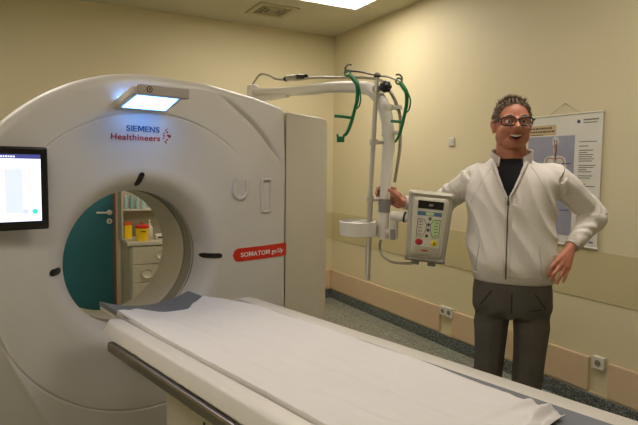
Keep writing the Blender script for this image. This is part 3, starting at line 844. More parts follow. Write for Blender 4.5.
# ------------------------------------------------------------------ contrast injector on its swivel arm
J0 = Vector((1.404, 2.151, 0)); JA = radians(-33.13)
JM = Matrix.Translation(J0) @ Matrix.Rotation(JA, 4, 'Z')
COL = Vector((1.510, 3.92, 0))
inj = thing('contrast_injector', 'contrast medium injector with control head on a white swivel arm', 'medical injector', COL)
def W(x, y, z): return Vector((x, y, z)) - COL
def JP(x, y, z): return (JM @ Vector((x, y, z))) - COL
def Jmesh(bm):
    M_ = Matrix.Translation(-COL) @ JM
    bmesh.ops.transform(bm, matrix=M_, verts=bm.verts); return bm
bm = bmesh.new(); lathe(bm, [(.24, 0), (.25, .01), (.25, .03), (.20, .05), (.06, .06)]); obj('stand_base', bm, M_white, inj)
bm = bmesh.new(); cyl(bm, (0, 0, .05), (0, 0, 2.02), .042); obj('column', bm, M_white, inj)
bm = bmesh.new(); lathe(bm, [(.044, 1.98), (.046, 2.0), (.046, 2.105), (.042, 2.12), (.02, 2.13)]); obj('pivot_joint', bm, M_white, inj)
arm_pts = [W(1.510, 3.92, 2.072), W(1.508, 3.1, 1.986), W(1.462, 2.62, 1.945), JP(-.035, .12, 1.897), JP(.018, .03, 1.855), JP(.060, .0, 1.785), JP(.080, 0, 1.68), JP(.082, 0, 1.58)]
bm = bmesh.new(); tube(bm, arm_pts, [.029, .029, .029, .030, .030, .029, .028, .028], n=24); obj('swivel_arm', bm, M_white, inj)
bm = bmesh.new()
A = [W(1.487, 3.90, 1.985), W(1.487, 3.90, 2.04), W(1.50, 3.28, 1.985), W(1.50, 3.28, 1.965)]
vs = []
for s in (-.016, .016): vs.append([bm.verts.new(a + Vector((s, 0, 0))) for a in A])
bm.faces.new(vs[0]); bm.faces.new(vs[1][::-1])
for i in range(4): bm.faces.new((vs[0][i], vs[0][(i + 1) % 4], vs[1][(i + 1) % 4], vs[1][i]))
obj('arm_bracket', bm, M_white, inj, False, bevel=.004)
# cable on top of arm with black clips
cab_p = [W(1.505, 3.94, 2.12), W(1.515, 3.80, 2.185), W(1.505, 3.60, 2.15), W(1.495, 3.45, 2.105), W(1.50, 3.2, 2.065), W(1.49, 2.9, 2.035), W(1.462, 2.62, 1.995), JP(.02, .10, 1.935), JP(.085, .0, 1.86), JP(.128, 0, 1.765), JP(.135, 0, 1.68), JP(.130, .0, 1.55), JP(.120, .0, 1.45), JP(.112, .02, 1.30), JP(.06, .01, 1.20)]
bm = bmesh.new(); tube(bm, cab_p[:11], .0075, n=10); obj('hose', bm, M_tube, inj)
bm = bmesh.new(); tube(bm, [JP(.135, 0, 1.68), JP(.134, 0, 1.60), JP(.124, .01, 1.52), JP(.115, .02, 1.45)], .0075, n=10); obj('hose', bm, M_tube, inj)
for a, b in (((1.499, 3.30), 2.085),):
    bm = bmesh.new(); p = W(a[0], a[1], b); sph(bm, p, .022, (1, 1.3, .8)); obj('cable_clip', bm, M_black, inj)
bm = bmesh.new(); p, q = W(1.499, 3.12, 2.072), W(1.499, 3.02, 2.058); cyl(bm, p, q, .017)
obj('cable_clip', bm, M_black, inj)
bm = bmesh.new(); cyl(bm, W(1.499, 3.27, 2.085), W(1.499, 3.15, 2.073), .019); obj('cable_coupling', bm, M_chrome, inj)
# straps that hold the hose to the bend
for z, x in ((1.79, .066), (1.675, .080)):
    bm = bmesh.new(); cyl(bm, JP(x, 0, z - .012), JP(x, 0, z + .012), .032); cyl(bm, JP(.115, 0, z - .008), JP(.115, 0, z + .008), .026, n=16)
    obj('hose_strap', bm, M_white, inj)
bm = bmesh.new(); cyl(bm, JP(.081, 0, 1.60), JP(.062, 0, 1.20), .0255); obj('drop_tube', bm, M_white, inj)
bm = bmesh.new(); cyl(bm, JP(.071, 0, 1.372), JP(.0695, 0, 1.342), .031); cyl(bm, JP(.0695, 0, 1.342), JP(.068, 0, 1.310), .0275); obj('locking_collar', bm, M_grey, inj)
bm = bmesh.new(); cyl(bm, JP(.064, 0, 1.250), JP(.062, 0, 1.190), .031); obj('tube_foot', bm, M_white, inj)
# chrome pole with hook bar
bm = bmesh.new(); cyl(bm, JP(.024, -.05, 1.925), JP(.004, -.05, 1.40), .0105); cyl(bm, JP(.004, -.05, 1.40), JP(-.002, -.05, 1.00), .0125)
pole = obj('pole', bm, M_chrome, inj, label='vertical chrome pole')
bm = bmesh.new(); sph(bm, JP(.024, -.05, 1.925), .017, (1, 1, .8)); tube(bm, [JP(-.101, -.05, 1.947), JP(-.04, -.05, 1.940), JP(.024, -.05, 1.925), JP(.07, -.05, 1.920), JP(.116, -.05, 1.903)], .0045, n=8, k=3)
for s, x, z in ((-1, -.101, 1.947), (1, .116, 1.903)):
    tube(bm, [JP(x, -.05, z), JP(x + s * .014, -.05, z - .006), JP(x + s * .018, -.05, z + .012), JP(x + s * .006, -.05, z + .026), JP(x - s * .010, -.05, z + .024)], .0042, n=8, k=4)
obj('hook_bar', bm, mat('dark_chrome', '#6a655c', .25, 1.0), pole, label='thin dark hook bar')
for z in (1.865, 1.63, 1.372):
    bm = bmesh.new(); cx_ = .004 + .02 * (z - 1.4) / .525
    cyl(bm, JP(cx_, -.05, z - .012), JP(cx_, -.05, z + .012), .019)
    cyl(bm, JP(cx_, -.05, z), JP(.072, 0, z), .009); obj('pole_clamp', bm, M_chrome, inj)
bm = bmesh.new(); c = JP(.062, -.075, 1.872)
for k in range(7):
    a = 2 * pi * k / 7; sph(bm, c + Matrix.Rotation(JA, 3, 'Z') @ Vector((.016 * cos(a), 0, .016 * sin(a))), .012, (1, 1, 1), 2)
sph(bm, c, .022, (1, .8, 1)); cyl(bm, c, JP(.024, -.05, 1.872), .008)
obj('clamp_knob', bm, M_black, inj)
# tray ring around the pole
bm = bmesh.new(); c = Vector((-.050, -.045)); R = []
def tray_ring(r, z): return [bm.verts.new(Vector((c.x + r * 1.0 * cos(2 * pi * i / 48), c.y + r * 1.3 * sin(2 * pi * i / 48), z))) for i in range(48)]
for r, z in ((.077, 1.206), (.082, 1.209), (.086, 1.270), (.080, 1.272), (.075, 1.214)): R.append(tray_ring(r, z))
for k in range(len(R)):
    for i in range(48):
        A, B = R[k], R[(k + 1) % len(R)]; bm.faces.new((A[i], A[(i + 1) % 48], B[(i + 1) % 48], B[i]))
tray = obj('tray', Jmesh(bm), M_white, inj, label='white oval tray ring')
bm = bmesh.new(); tube(bm, [(-.13, -.07, 1.245), (-.07, -.05, 1.258), (-.01, -.02, 1.262), (.04, .0, 1.25)], .010, k=4, n=8); obj('tray_bracket', Jmesh(bm), M_white, tray)
# elbow to the head
bm = bmesh.new(); cyl(bm, JP(.065, 0, 1.220), JP(.115, -.02, 1.220), .024); cyl(bm, JP(.112, -.022, 1.305), JP(.112, -.022, 1.190), .022)
obj('elbow_joint', bm, M_white, inj)
bm = bmesh.new(); cyl(bm, JP(.108, -.045, 1.235), JP(.110, -.045, 1.188), .012); obj('joint_lever', bm, M_grey, inj)
bm = bmesh.new(); cyl(bm, JP(.100, -.025, 1.296), JP(.205, -.05, 1.290), .023); obj('head_arm', bm, M_white, inj)
bm = bmesh.new(); cyl(bm, JP(.160, -.04, 1.293), JP(.168, -.043, 1.292), .0255); obj('seal_ring', bm, M_black, inj)
# head box, tilted about 4 degrees, facing the camera
HC = Vector((.263, -.085, 1.252)); HR = Matrix.Rotation(radians(4.5), 4, 'Y') @ Matrix.Rotation(radians(-6), 4, 'Z')
def H(bm):
    M_ = Matrix.Translation(-COL) @ JM @ Matrix.Translation(HC) @ HR @ Matrix.Diagonal((.89, 1, 1, 1))
    bmesh.ops.transform(bm, matrix=M_, verts=bm.verts); return bm
def HB(*a): return H(BX(*a))
def hbox(bm, w0, w1, z0, z1, y0, y1, r, ins=0):
    rows = []
    for y, s in ((y0, .012), (y0 + .006, .003), (y0 + .016, 0), (y1 - .01, 0), (y1, .01)):
        row = []
        for (sx, sz, a0) in ((1, 1, 0), (-1, 1, 90), (-1, -1, 180), (1, -1, 270)):
            for k in range(7):
                a = radians(a0 + 15 * k); wz = (w1 if sz > 0 else w0) - s; zz = (z1 - s if sz > 0 else z0 + s)
                row.append(bm.verts.new((sx * (wz - r) + r * cos(a), y, zz - sz * r + r * sin(a))))
        rows.append(row)
    n = len(rows[0])
    for k in range(len(rows) - 1):
        for i in range(n): bm.faces.new((rows[k][i], rows[k][(i + 1) % n], rows[k + 1][(i + 1) % n], rows[k + 1][i]))
    bm.faces.new(rows[0][::-1]); bm.faces.new(rows[-1])
bm = bmesh.new(); hbox(bm, .097, .109, -.140, .150, -.05, .055, .022); head = obj('injector_head', H(bm), M_inj, inj, label='grey control head with keypad')
bm = bmesh.new(); hbox(bm, .078, .088, -.118, .138, -.060, -.045, .016); obj('front_panel', H(bm), M_injl, head)
bm = bmesh.new(); hbox(bm, .112, .112, .138, .160, -.056, .055, .010); obj('top_cap', H(bm), M_injl, head)
bm = bmesh.new(); hbox(bm, .099, .099, -.150, -.130, -.056, .055, .008); obj('bottom_cap', H(bm), mat('injector_dark', '#8e8a79', .45), head)
obj('display', HB(-.060, .062, -.0625, -.058, .086, .120), M_lcd, head, False, label='dark display window')
obj('display_digits', HB(-.008, .012, -.0632, -.0622, .098, .108), M_grey, head, False)
obj('keypad_panel', HB(-.060, .060, -.0620, -.058, -.080, .078), mat('keypad_sheet', '#d3d0c0', .4), head, False)
obj('key_strip', HB(-.058, .058, -.0630, -.0612, .056, .074), mat('key_blue', '#53708c', .4), head, False)
obj('key_strip', HB(-.018, .02, -.0634, -.0612, .058, .072), M_grn, head, False)
bm = bmesh.new(); box(bm, .016, .056, -.0632, -.0612, -.040, .044); box(bm, -.004, .016, -.0632, -.0612, .034, .054); obj('key_field', H(bm), M_grn, head, False, label='pale green key field')
bm = bmesh.new()
for s in (-1, 1):
    bm = bmesh.new(); tube(bm, [(s * .054, -.0635, .040), (s * .024, -.0635, .040), (s * .010, -.0635, .018), (s * .010, -.0635, -.004), (s * .024, -.0635, -.036), (s * .054, -.0635, -.036), (s * .054, -.0635, .040)], .0012, n=5, k=1); obj('key_outline', H(bm), M_black, head)
for (x, z) in ((.004, .044), (.0, .018), (.0, -.006), (-.004, -.032)):
    bm = bmesh.new(); cyl(bm, (x, -.0645, z), (x, -.062, z), .0085, n=20); b_ = obj('button', H(bm), M_grey, head)
    bm = bmesh.new(); cyl(bm, (x, -.0652, z), (x, -.0640, z), .0045, n=16); obj('button', H(bm), M_black, head)
bm = bmesh.new()
for k in range(5):
    for s in (-1, 1): box(bm, s * .038 - .008, s * .038 + .008, -.0642, -.063, .028 - k * .014, .030 - k * .014)
obj('key_lettering', H(bm), M_black, head, False)
for x, m_, nm in ((-.038, mat('stop_red', '#a51520', .35), 'red stop button'), (.036, mat('start_yellow', '#d6c526', .35), 'yellow start button')):
    bm = bmesh.new(); sph(bm, (x, -.062, -.061), .017, (1.1, .22, .85), 3); obj('button', H(bm), m_, head, label=nm)
obj('button_mark', HB(.033, .039, -.0672, -.0655, -.066, -.056), M_black, head, False)
obj('badge', HB(-.022, .008, -.0618, -.0595, -.100, -.094), M_redtxt, head, False)
for x in (-.045, .035): obj('cable_port', HB(x - .02, x + .02, -.03, .02, -.168, -.148), M_grey, head, False, bevel=.004)
bm = bmesh.new(); tube(bm, [JP(.055, -.0, 1.18), JP(.052, -.01, 1.14), JP(.075, -.03, 1.105), JP(.12, -.05, 1.085), JP(.195, -.075, 1.087)], .0065, n=8)
obj('cable', bm, M_tube, inj)

# green hanging holders on the hook bar
def hanger(pts, rad, prong, foot, label):
    x0, y0, z0 = pts[0]
    loc = JM @ Vector((x0 - .010, -.05, z0 - .026))
    t = thing('bottle_holder', label, 'bottle holder', loc, JA, 'green bottle holders on the hook bar')
    P = [(p[0] - x0, p[1] + .0, p[2] - z0) for p in pts]
    bm = bmesh.new(); tube(bm, P, rad, n=10, k=6, flat=.6); obj('holder_strip', bm, M_green, t)
    bm = bmesh.new(); tube(bm, [(p[0] - x0, p[1], p[2] - z0) for p in prong], .0065, n=8, k=3); obj('prong', bm, M_green, t)
    bm = bmesh.new(); tube(bm, [(P[2][0] + .006, -.006, P[2][2]), (P[3][0] + .016, -.01, P[3][2] + .01), (P[3][0] + .010, -.010, P[3][2] - .03), (P[4][0] + .002, -.006, P[4][2])], .0035, n=8, k=4); obj('clip_wire', bm, M_green, t)
    if foot:
        bm = bmesh.new(); x, z = foot[0] - x0, foot[1] - z0
        box(bm, x - .022, x + .012, -.012, .012, z - .014, z + .012); box(bm, x - .024, x - .014, -.012, .012, z + .010, z + .022); box(bm, x + .004, x + .014, -.012, .012, z + .010, z + .020)
        obj('foot_clip', bm, M_green, t, False, bevel=.003)
    bm = bmesh.new(); tube(bm, [(-.006 + .013 * cos(a), 0, .004 + .013 * sin(a)) for a in [i * 2 * pi / 12 for i in range(12)]], .0045, n=8, k=1, closed=True); obj('eyelet', bm, M_green, t)
hanger([(-.093, 0, 1.958), (-.070, 0, 1.935), (-.053, 0, 1.905), (-.054, 0, 1.845), (-.064, 0, 1.80), (-.078, 0, 1.745), (-.095, 0, 1.700), (-.112, 0, 1.682)], [.010, .013, .012, .010, .009, .009, .009, .008],
       [(-.070, 0, 1.762), (-.11, 0, 1.768), (-.155, 0, 1.772)], (-.120, 1.668), 'green plastic bottle holder hanging from the left end of the hook bar')
hanger([(.136, 0, 1.922), (.150, 0, 1.900), (.165, 0, 1.875), (.167, 0, 1.83), (.160, 0, 1.785), (.150, 0, 1.735), (.138, 0, 1.690), (.120, 0, 1.655)], [.010, .013, .012, .010, .009, .009, .008, .005],
       [(.152, 0, 1.745), (.125, 0, 1.748), (.098, 0, 1.750)], None, 'green plastic bottle holder hanging from the right end of the hook bar')

# ------------------------------------------------------------------ the man
MA = radians(-47.23); M0 = Vector((1.862, 1.722, 0)); MM = Matrix.Translation(M0) @ Matrix.Rotation(MA, 4, 'Z')
man = thing('person', 'smiling person with glasses in white zip jacket standing with one hand on hip', 'person', M0, MA)
def J2M(x, y, z): return MM.inverted() @ (JM @ Vector((x, y, z)))
HEADC = Vector((-.014, -.005, 1.708)); HYAW = Matrix.Rotation(radians(13), 4, 'Z') @ Matrix.Rotation(radians(-3), 4, 'X')
HM = Matrix.Translation(HEADC) @ HYAW @ Matrix.Scale(1.0, 4)
sh_r = Vector((-.165, .02, 1.475)); el_r = Vector((-.335, .13, 1.338)); wr_r = J2M(.165, .03, 1.355)
sh_l = Vector((.178, .02, 1.472)); el_l = Vector((.347, .125, 1.318)); wr_l = Vector((.238, -.012, 1.190))
def head_shapes(bm):
    b = bmesh.new()
    sph(b, (0, .010, .020), 1, (.0745, .094, .090), 4)            # skull
    sph(b, (0, -.012, -.035), 1, (.066, .078, .066), 4)           # face
    sph(b, (0, -.030, -.078), 1, (.050, .052, .035), 3)           # jaw
    sph(b, (0, -.048, -.092), 1, (.030, .030, .020), 3)           # chin
    for s in (-1, 1):
        sph(b, (s * .045, -.010, -.054), 1, (.024, .050, .038), 3)    # jowl
        sph(b, (s * .037, -.060, -.030), 1, (.025, .022, .020), 3)   # smiling cheek
        sph(b, (s * .075, .012, -.010), 1, (.008, .016, .032), 3)    # ear
        sph(b, (s * .081, .020, .002), 1, (.007, .014, .020), 3)
        sph(b, (s * .030, -.074, .020), 1, (.025, .016, .008), 3)    # brow ridge
        sph(b, (s * .012, -.094, -.030), 1, (.009, .010, .008), 2)   # nostril wing
    limb(b, [(0, -.084, .012), (0, -.096, -.012), (0, -.104, -.026)], [.009, .011, .0135])
    limb(b, [(0, .025, -.05), (.0, .030, -.14)], [.058, .062])
    bmesh.ops.transform(b, matrix=HM, verts=b.verts)
    me = bpy.data.meshes.new('q'); b.to_mesh(me); b.free(); bm.from_mesh(me); bpy.data.meshes.remove(me)
bm = bmesh.new(); head_shapes(bm)
limb(bm, [(-.010, .022, 1.60), (0, .030, 1.50)], [.062, .066])
loft(bm, [(0, .02, 1.52, .07, .06), (0, .02, 1.49, .14, .085), (0, .01, 1.42, .15, .095), (0, 0, 1.25, .14, .095), (.01, 0, 1.1, .14, .09), (.015, 0, .98, .135, .09), (.015, 0, .90, .13, .085)])
for sx, P, R in ((-1, [(-.075, .0, .92), (-.080, -.0, .50), (-.085, .02, .08)], [.062, .042, .035]), (1, [(.095, 0, .92), (.088, 0, .50), (.092, .02, .08)], [.062, .042, .035])):
    limb(bm, P, R)
limb(bm, [sh_r, el_r, wr_r], [.046, .034, .025]); limb(bm, [sh_l, el_l, wr_l], [.046, .034, .025])
# right hand closed round the drop tube (post centre x=.0755 in the injector frame)
palm = [J2M(.165, .03, 1.355), J2M(.135, .030, 1.368), J2M(.112, .026, 1.378)]
limb(bm, palm, [.024, .021, .017])
limb(bm, [J2M(.135, .030, 1.345), J2M(.116, .035, 1.350)], [.020, .015]); limb(bm, [J2M(.135, .030, 1.385), J2M(.116, .035, 1.402)], [.018, .013])
for i, z in enumerate((1.418, 1.398, 1.378, 1.360)):
    L = (0.0, .004, .0, -.010)[i]
    limb(bm, [J2M(.118, .038, z), J2M(.088, .046, z + .002), J2M(.052, .038, z + .004), J2M(.036 - L, .016, z + .002), J2M(.038 - L, -.008, z - .002)], [.0100, .0095, .0090, .0085, .0075])
limb(bm, [J2M(.140, .010, 1.362), J2M(.124, -.020, 1.385), J2M(.104, -.036, 1.404), J2M(.088, -.040, 1.416)], [.014, .0115, .010, .0085])
# left hand on the hip
kn = [Vector((.181, -.092, 1.140)), Vector((.197, -.090, 1.126)), Vector((.213, -.082, 1.116)), Vector((.226, -.070, 1.112))]
for k_ in kn: limb(bm, [wr_l, wr_l.lerp(k_, .55) + Vector((0, -.004, 0)), k_], [.022, .016, .0125])
for k_, m1, tip, r in ((kn[0], (.158, -.118, 1.118), (.150, -.122, 1.086), .0088), (kn[1], (.172, -.118, 1.094), (.161, -.120, 1.064), .0092), (kn[2], (.194, -.108, 1.080), (.184, -.112, 1.052), .0088), (kn[3], (.216, -.092, 1.080), (.208, -.098, 1.056), .0078)):
    limb(bm, [k_, Vector(m1), Vector(tip)], [r * 1.15, r, r * .82])
limb(bm, [wr_l + Vector((-.01, .008, -.01)), Vector((.214, .002, 1.150)), Vector((.204, -.012, 1.125)), Vector((.196, -.040, 1.112))], [.016, .0125, .011, .009])
me = rebake(bm, .0036, 7, .5)
# sculpt: eye sockets, mouth, smile lines
HI = HM.inverted()
for v in me.vertices:
    if v.co.z < 1.58: continue
    p = HI @ v.co
    if p.y > -.03: continue
    d = 0
    for s in (-1, 1):
        d += .010 * exp(-((p.x - s * .030) / .016) ** 2 - ((p.z - .002) / .010) ** 2)
        # smile line from nostril to mouth corner
        t_ = max(0, min(1, (-.030 - p.z) / .034)); lx = s * (.020 + .016 * t_)
        if -.070 < p.z < -.026: d += .0035 * exp(-((p.x - lx) / .004) ** 2)
    mz = -.067 + 12.0 * p.x * p.x
    d += .016 * exp(-(p.x / .026) ** 4 - ((p.z - mz) / .011) ** 2)
    v.co = HM @ (p + Vector((0, d, 0)))
body = obj('body', me, M_skin, man)
hp = lambda x, y, z: HM @ Vector((x, y, z))
# eyes, mouth
for s in (-1, 1):
    bm = bmesh.new(); sph(bm, hp(s * .030, -.066, .002), .0125, (1, 1, .75), 3); e = obj('eye', bm, M_eye, man)
    bm = bmesh.new(); sph(bm, hp(s * .030, -.0752, .001), .0052, (1, .9, 1), 2); obj('iris', bm, M_iris, e)
    bm = bmesh.new(); tube(bm, [hp(s * .014, -.088, .017), hp(s * .028, -.091, .024), hp(s * .048, -.080, .019)], [.003, .004, .0025], n=8); obj('eyebrow', bm, M_hair, man)
bm = bmesh.new()
up_ = [(-.031, -.072, -.047), (-.016, -.0855, -.0515), (0, -.0895, -.0525), (.016, -.0855, -.0515), (.031, -.072, -.047)]
lo_ = [(-.031, -.072, -.047), (-.018, -.078, -.070), (0, -.0835, -.081), (.018, -.078, -.070), (.031, -.072, -.047)]
tube(bm, [hp(*p) for p in up_], [.0015, .0027, .003, .0027, .0015], n=8); tube(bm, [hp(*p) for p in lo_], [.0015, .0032, .004, .0032, .0015], n=8)
obj('lips', bm, M_lip, man)
bm = bmesh.new()
A = []; 
for i in range(13):
    x = -.027 + .054 * i / 12; a = 6 * x * x
    y = -.0835 + 15 * x * x
    A.append((bm.verts.new(hp(x, y, -.0525 + a)), bm.verts.new(hp(x, y, -.0635 + a * 2.2))))
for i in range(12): bm.faces.new((A[i][0], A[i][1], A[i + 1][1], A[i + 1][0]))
g = bmesh.ops.extrude_face_region(bm, geom=list(bm.faces))
for v in g['geom']:
    if isinstance(v, bmesh.types.BMVert): v.co += (HM.to_3x3() @ Vector((0, .003, 0)))
obj('teeth', bm, M_teeth, man)
bm = bmesh.new(); sph(bm, (0, -.070, -.066), 1, (.026, .010, .013), 3); bmesh.ops.transform(bm, matrix=HM, verts=bm.verts); obj('mouth_interior', bm, mat('mouth_dark', '#3a1714', .6), man)
# hair: cap with tufts
bm = bmesh.new(); bmesh.ops.create_icosphere(bm, subdivisions=6, radius=1)
keep = []
for v in bm.verts:
    q = v.co.copy(); p = Vector((q.x * .0785, q.y * .0995 + .012, q.z * .0905 + .021))
    hl = .077 + .010 * noise.noise(Vector((p.x * 60, 1, 0))) - 4.0 * p.x * p.x      # hairline height at the front
    front = sstep(-.02, -.065, p.y) if False else (1 - sstep(-.070, -.030, p.y))
    side_low = -.015 + (.035 if p.y < .0 else -.045 * sstep(.0, .06, p.y))
    lim = hl * front + side_low * (1 - front)
    if abs(p.x) > .062 and p.y < .0 and p.y > -.045: lim = min(lim, .0)
    v.co = p
    keep.append(p.z > lim)
bm.verts.ensure_lookup_table()
bmesh.ops.delete(bm, geom=[v for v, k in zip(list(bm.verts), keep) if not k], context='VERTS')
bm.normal_update()
for v in bm.verts:
    n_ = Vector((v.co.x / .0785, (v.co.y - .012) / .0995, (v.co.z - .021) / .0905)).normalized()
    v.co += n_ * (.0025 * noise.noise(v.co * 70) + .0015 * noise.noise(v.co * 200) - .002 + .003 * sstep(.03, .09, v.co.z))
tops = [v.co.copy() for v in bm.verts if v.co.z > .02]
for k in range(900):
    p = random.choice(tops); n_ = Vector((p.x / .0785, (p.y - .012) / .0995, (p.z - .021) / .0905)).normalized()
    L = random.uniform(.006, .011) + (random.uniform(.004, .016) if p.z > .085 else 0)
    dr = (n_ * .8 + Vector((random.uniform(-.5, .5) + .2, random.uniform(-.7, .2), random.uniform(-.2, .5)))).normalized()
    a = dr.orthogonal().normalized() * .0018; b = dr.cross(a)
    vs = [bm.verts.new(p + a), bm.verts.new(p - a * .5 + b), bm.verts.new(p - a * .5 - b)]; tpv = bm.verts.new(p + dr * L)
    for i in range(3): bm.faces.new((vs[i], vs[(i + 1) % 3], tpv))
bmesh.ops.transform(bm, matrix=HM, verts=bm.verts)
hair = obj('hair', bm, M_hair, man, label='short tousled brown hair')
# glasses
gl = bmesh.new()
for s in (-1, 1):
    P = []
    for k in range(20):
        a = 2 * pi * k / 20; P.append(hp(s * .0345 + .0290 * math.copysign(abs(cos(a)) ** .6, cos(a)), -.098 + .010 * (abs(s * .0345 + .0290 * cos(a)) / .06) ** 2, -.002 + .0175 * math.copysign(abs(sin(a)) ** .65, sin(a)) + .001))
    tube(gl, P, .0028, n=8, k=1, closed=True)
    tube(gl, [hp(s * .0625, -.088, .009), hp(s * .075, -.075, .010), hp(s * .0785, -.03, .008), hp(s * .079, .012, .006)], .0026, n=8, k=3)
tube(gl, [hp(-.009, -.100, .004), hp(0, -.103, .007), hp(.009, -.100, .004)], .0024, n=8, k=3)
gl = obj('glasses', gl, M_black, man, label='black rimmed glasses')
for s in (-1, 1):
    bm = bmesh.new(); P = []
    for k in range(20):
        a = 2 * pi * k / 20; P.append(bm.verts.new(hp(s * .0345 + .0280 * math.copysign(abs(cos(a)) ** .6, cos(a)), -.0975 + .010 * (abs(s * .0345 + .0280 * cos(a)) / .06) ** 2, -.001 + .0165 * math.copysign(abs(sin(a)) ** .65, sin(a)))))
    f = bm.faces.new(P); g = bmesh.ops.extrude_face_region(bm, geom=[f])
    for v in g['geom']:
        if isinstance(v, bmesh.types.BMVert): v.co += HM.to_3x3() @ Vector((0, .001, 0))
    obj('lens', bm, M_lens, gl, False)
# black t-shirt showing in the neck opening
bm = bmesh.new(); loft(bm, [(-.008, .025, 1.560, .070, .070), (-.006, .02, 1.540, .082, .080), (0, .015, 1.50, .15, .098), (0, .005, 1.42, .168, .109), (0, 0, 1.28, .160, .110), (.01, 0, 1.15, .155, .108)])
tee = obj('t_shirt', rebake(bm, .006, 4), M_tee, man, label='black t-shirt')
# jacket
bm = bmesh.new()
loft(bm, [(.016, 0, 1.034, .155, .112), (.016, 0, 1.044, .165, .120), (.012, -.004, 1.075, .174, .130), (.006, -.006, 1.12, .183, .138), (-.002, -.004, 1.22, .186, .136), (-.006, 0, 1.32, .186, .131), (-.004, .004, 1.40, .186, .128), (-.002, .008, 1.46, .188, .120), (-.004, .014, 1.50, .170, .108), (-.006, .018, 1.530, .128, .092), (-.008, .020, 1.553, .090, .080)], power=2.3)
limb(bm, [Vector((-.06, .018, 1.495)), sh_r + Vector((-.0, 0, -.006)), sh_r.lerp(el_r, .5) + Vector((0, 0, -.004)), el_r, el_r.lerp(wr_r, .55), wr_r + (el_r - wr_r).normalized() * .030], [.060, .066, .060, .052, .045, .036])
limb(bm, [Vector((.06, .018, 1.495)), sh_l + Vector((0, 0, -.004)), sh_l.lerp(el_l, .5), el_l + Vector((-.006, -.004, .0)), el_l.lerp(wr_l, .55), wr_l + (el_l - wr_l).normalized() * .03], [.060, .064, .058, .055, .046, .036])
me = rebake(bm, .0052, 8, .5)
NRM = [v.normal.copy() for v in me.vertices]
segs_ = [(sh_r, el_r, -1), (el_r, wr_r, 1), (sh_l, el_l, -1), (el_l, wr_l, 1)]
me.update()
for v in me.vertices:
    p = v.co.copy(); n_ = NRM[v.index]; d = 0
    best = None
    for k, (a, b, e) in enumerate(segs_):
        t_ = (p - a).dot(b - a) / (b - a).length_squared
        if -.1 < t_ < 1.15:
            dist = (p - (a + (b - a) * t_)).length
            if dist < .08 and (best is None or dist < best[0]): best = (dist, k, t_, e)
    inarm = best is not None and (p.x < -.215 or p.x > .215 or best[0] < .06) and abs(p.x) > .16
    if inarm:
        _, k, t_, e = best
        L = (segs_[k][1] - segs_[k][0]).length; near_el = exp(-((1 - t_) * L / .10) ** 2) if e < 0 else exp(-(t_ * L / .11) ** 2)
        ang = noise.noise(p * 7 + Vector((k, 0, 0))) * 3.0
        d += (.001 + .0075 * near_el) * sin(t_ * L * 120 + ang * 4.0 + p.z * 20) * (.2 + 1.6 * abs(noise.noise(p * 9)))
        d += .009 * noise.noise(p * 12)
    else:
        # soft vertical drapes and diagonal pulls
        ztop = sstep(1.02, 1.10, p.z)
        d += .007 * noise.noise(Vector((p.x * 11, p.y * 9, p.z * 3.5))) * ztop
        diag = noise.noise(Vector(((p.x + p.z * .6) * 13, (p.x - p.z) * 3, 5 if p.x > 0 else 9)))
        d += .009 * (1 - abs(diag) * 2.4) * ztop
        d += .004 * noise.noise(Vector((p.x * 28, p.y * 20, p.z * 7))) * exp(-((p.z - 1.06) / .05) ** 2)
        d += -.006 * exp(-((p.z - 1.045) / .008) ** 2)                      # seam above the hem band
    v.co = p + n_ * d
# open the neck: V shaped opening
b2 = bmesh.new(); b2.from_mesh(me); dl = []
def vhalf(z): return .062 * max(0, (z - 1.405) / .145) ** .85
for v in b2.verts:
    p = v.co
    if p.y < .03 and p.z > 1.405 and abs(p.x + .017) < vhalf(p.z): dl.append(v)
    elif p.z > 1.538 and abs(p.x + .008) < .076 and abs(p.y - .02) < .072: dl.append(v)
bmesh.ops.delete(b2, geom=dl, context='VERTS')
jk_tree = BVHTree.FromBMesh(b2)
jacket = obj('jacket', b2, M_jacket, man, label='white zip jacket')
def jf(x, z, off=.002, y0=-.4):
    h = jk_tree.ray_cast(Vector((x, y0, z)), Vector((0, 1, 0)))
    return Vector((x, (h[0].y if h[0] else -.12) - off, z))
# collar: two standing flaps meeting the V
cb = bmesh.new(); A = []
N = 48
for i in range(N + 1):
    a = radians(-90 + 33 + (360 - 66) * i / N)     # opening faces -y
    f = abs(i / N - .5) * 2                         # 1 at the front ends
    rx_, ry_ = .077 + .006 * f, .069 + .012 * f
    low = 1.530 - .028 * f ** 3; hi = 1.606 - .038 * f ** 3
    row = []
    for z, s in ((low, 1.16), ((low + hi) / 2, 1.10), (hi, 1.08), (hi - .004, 1.0), ((low + hi) / 2, 1.0)):
        row.append(cb.verts.new((-.010 + rx_ * s * cos(a), .018 + ry_ * s * sin(a), z)))
    A.append(row)
for i in range(N):
    for j in range(4): cb.faces.new((A[i][j], A[i][j + 1], A[i + 1][j + 1], A[i + 1][j]))
collar = obj('collar', cb, M_rib, jacket); sm = collar.modifiers.new('t', 'SOLIDIFY'); sm.thickness = .004
# lapel edges down to the zip top
for s in (-1, 1):
    P = []
    for k in range(13):
        t_ = k / 12; z = 1.400 + .140 * t_; x = -.017 + s * (.004 + vhalf(z) + .004)
        q = jf(x, z, .004); 
        P.append(q)
    ys = [q.y for q in P]
    for k in range(1, 12): P[k].y = (ys[k - 1] + ys[k] + ys[k + 1]) / 3
    bm = bmesh.new(); tube(bm, P, [.005] * 4 + [.007] * 5 + [.009] * 4, n=8, k=1); obj('collar_edge', bm, M_rib, jacket)
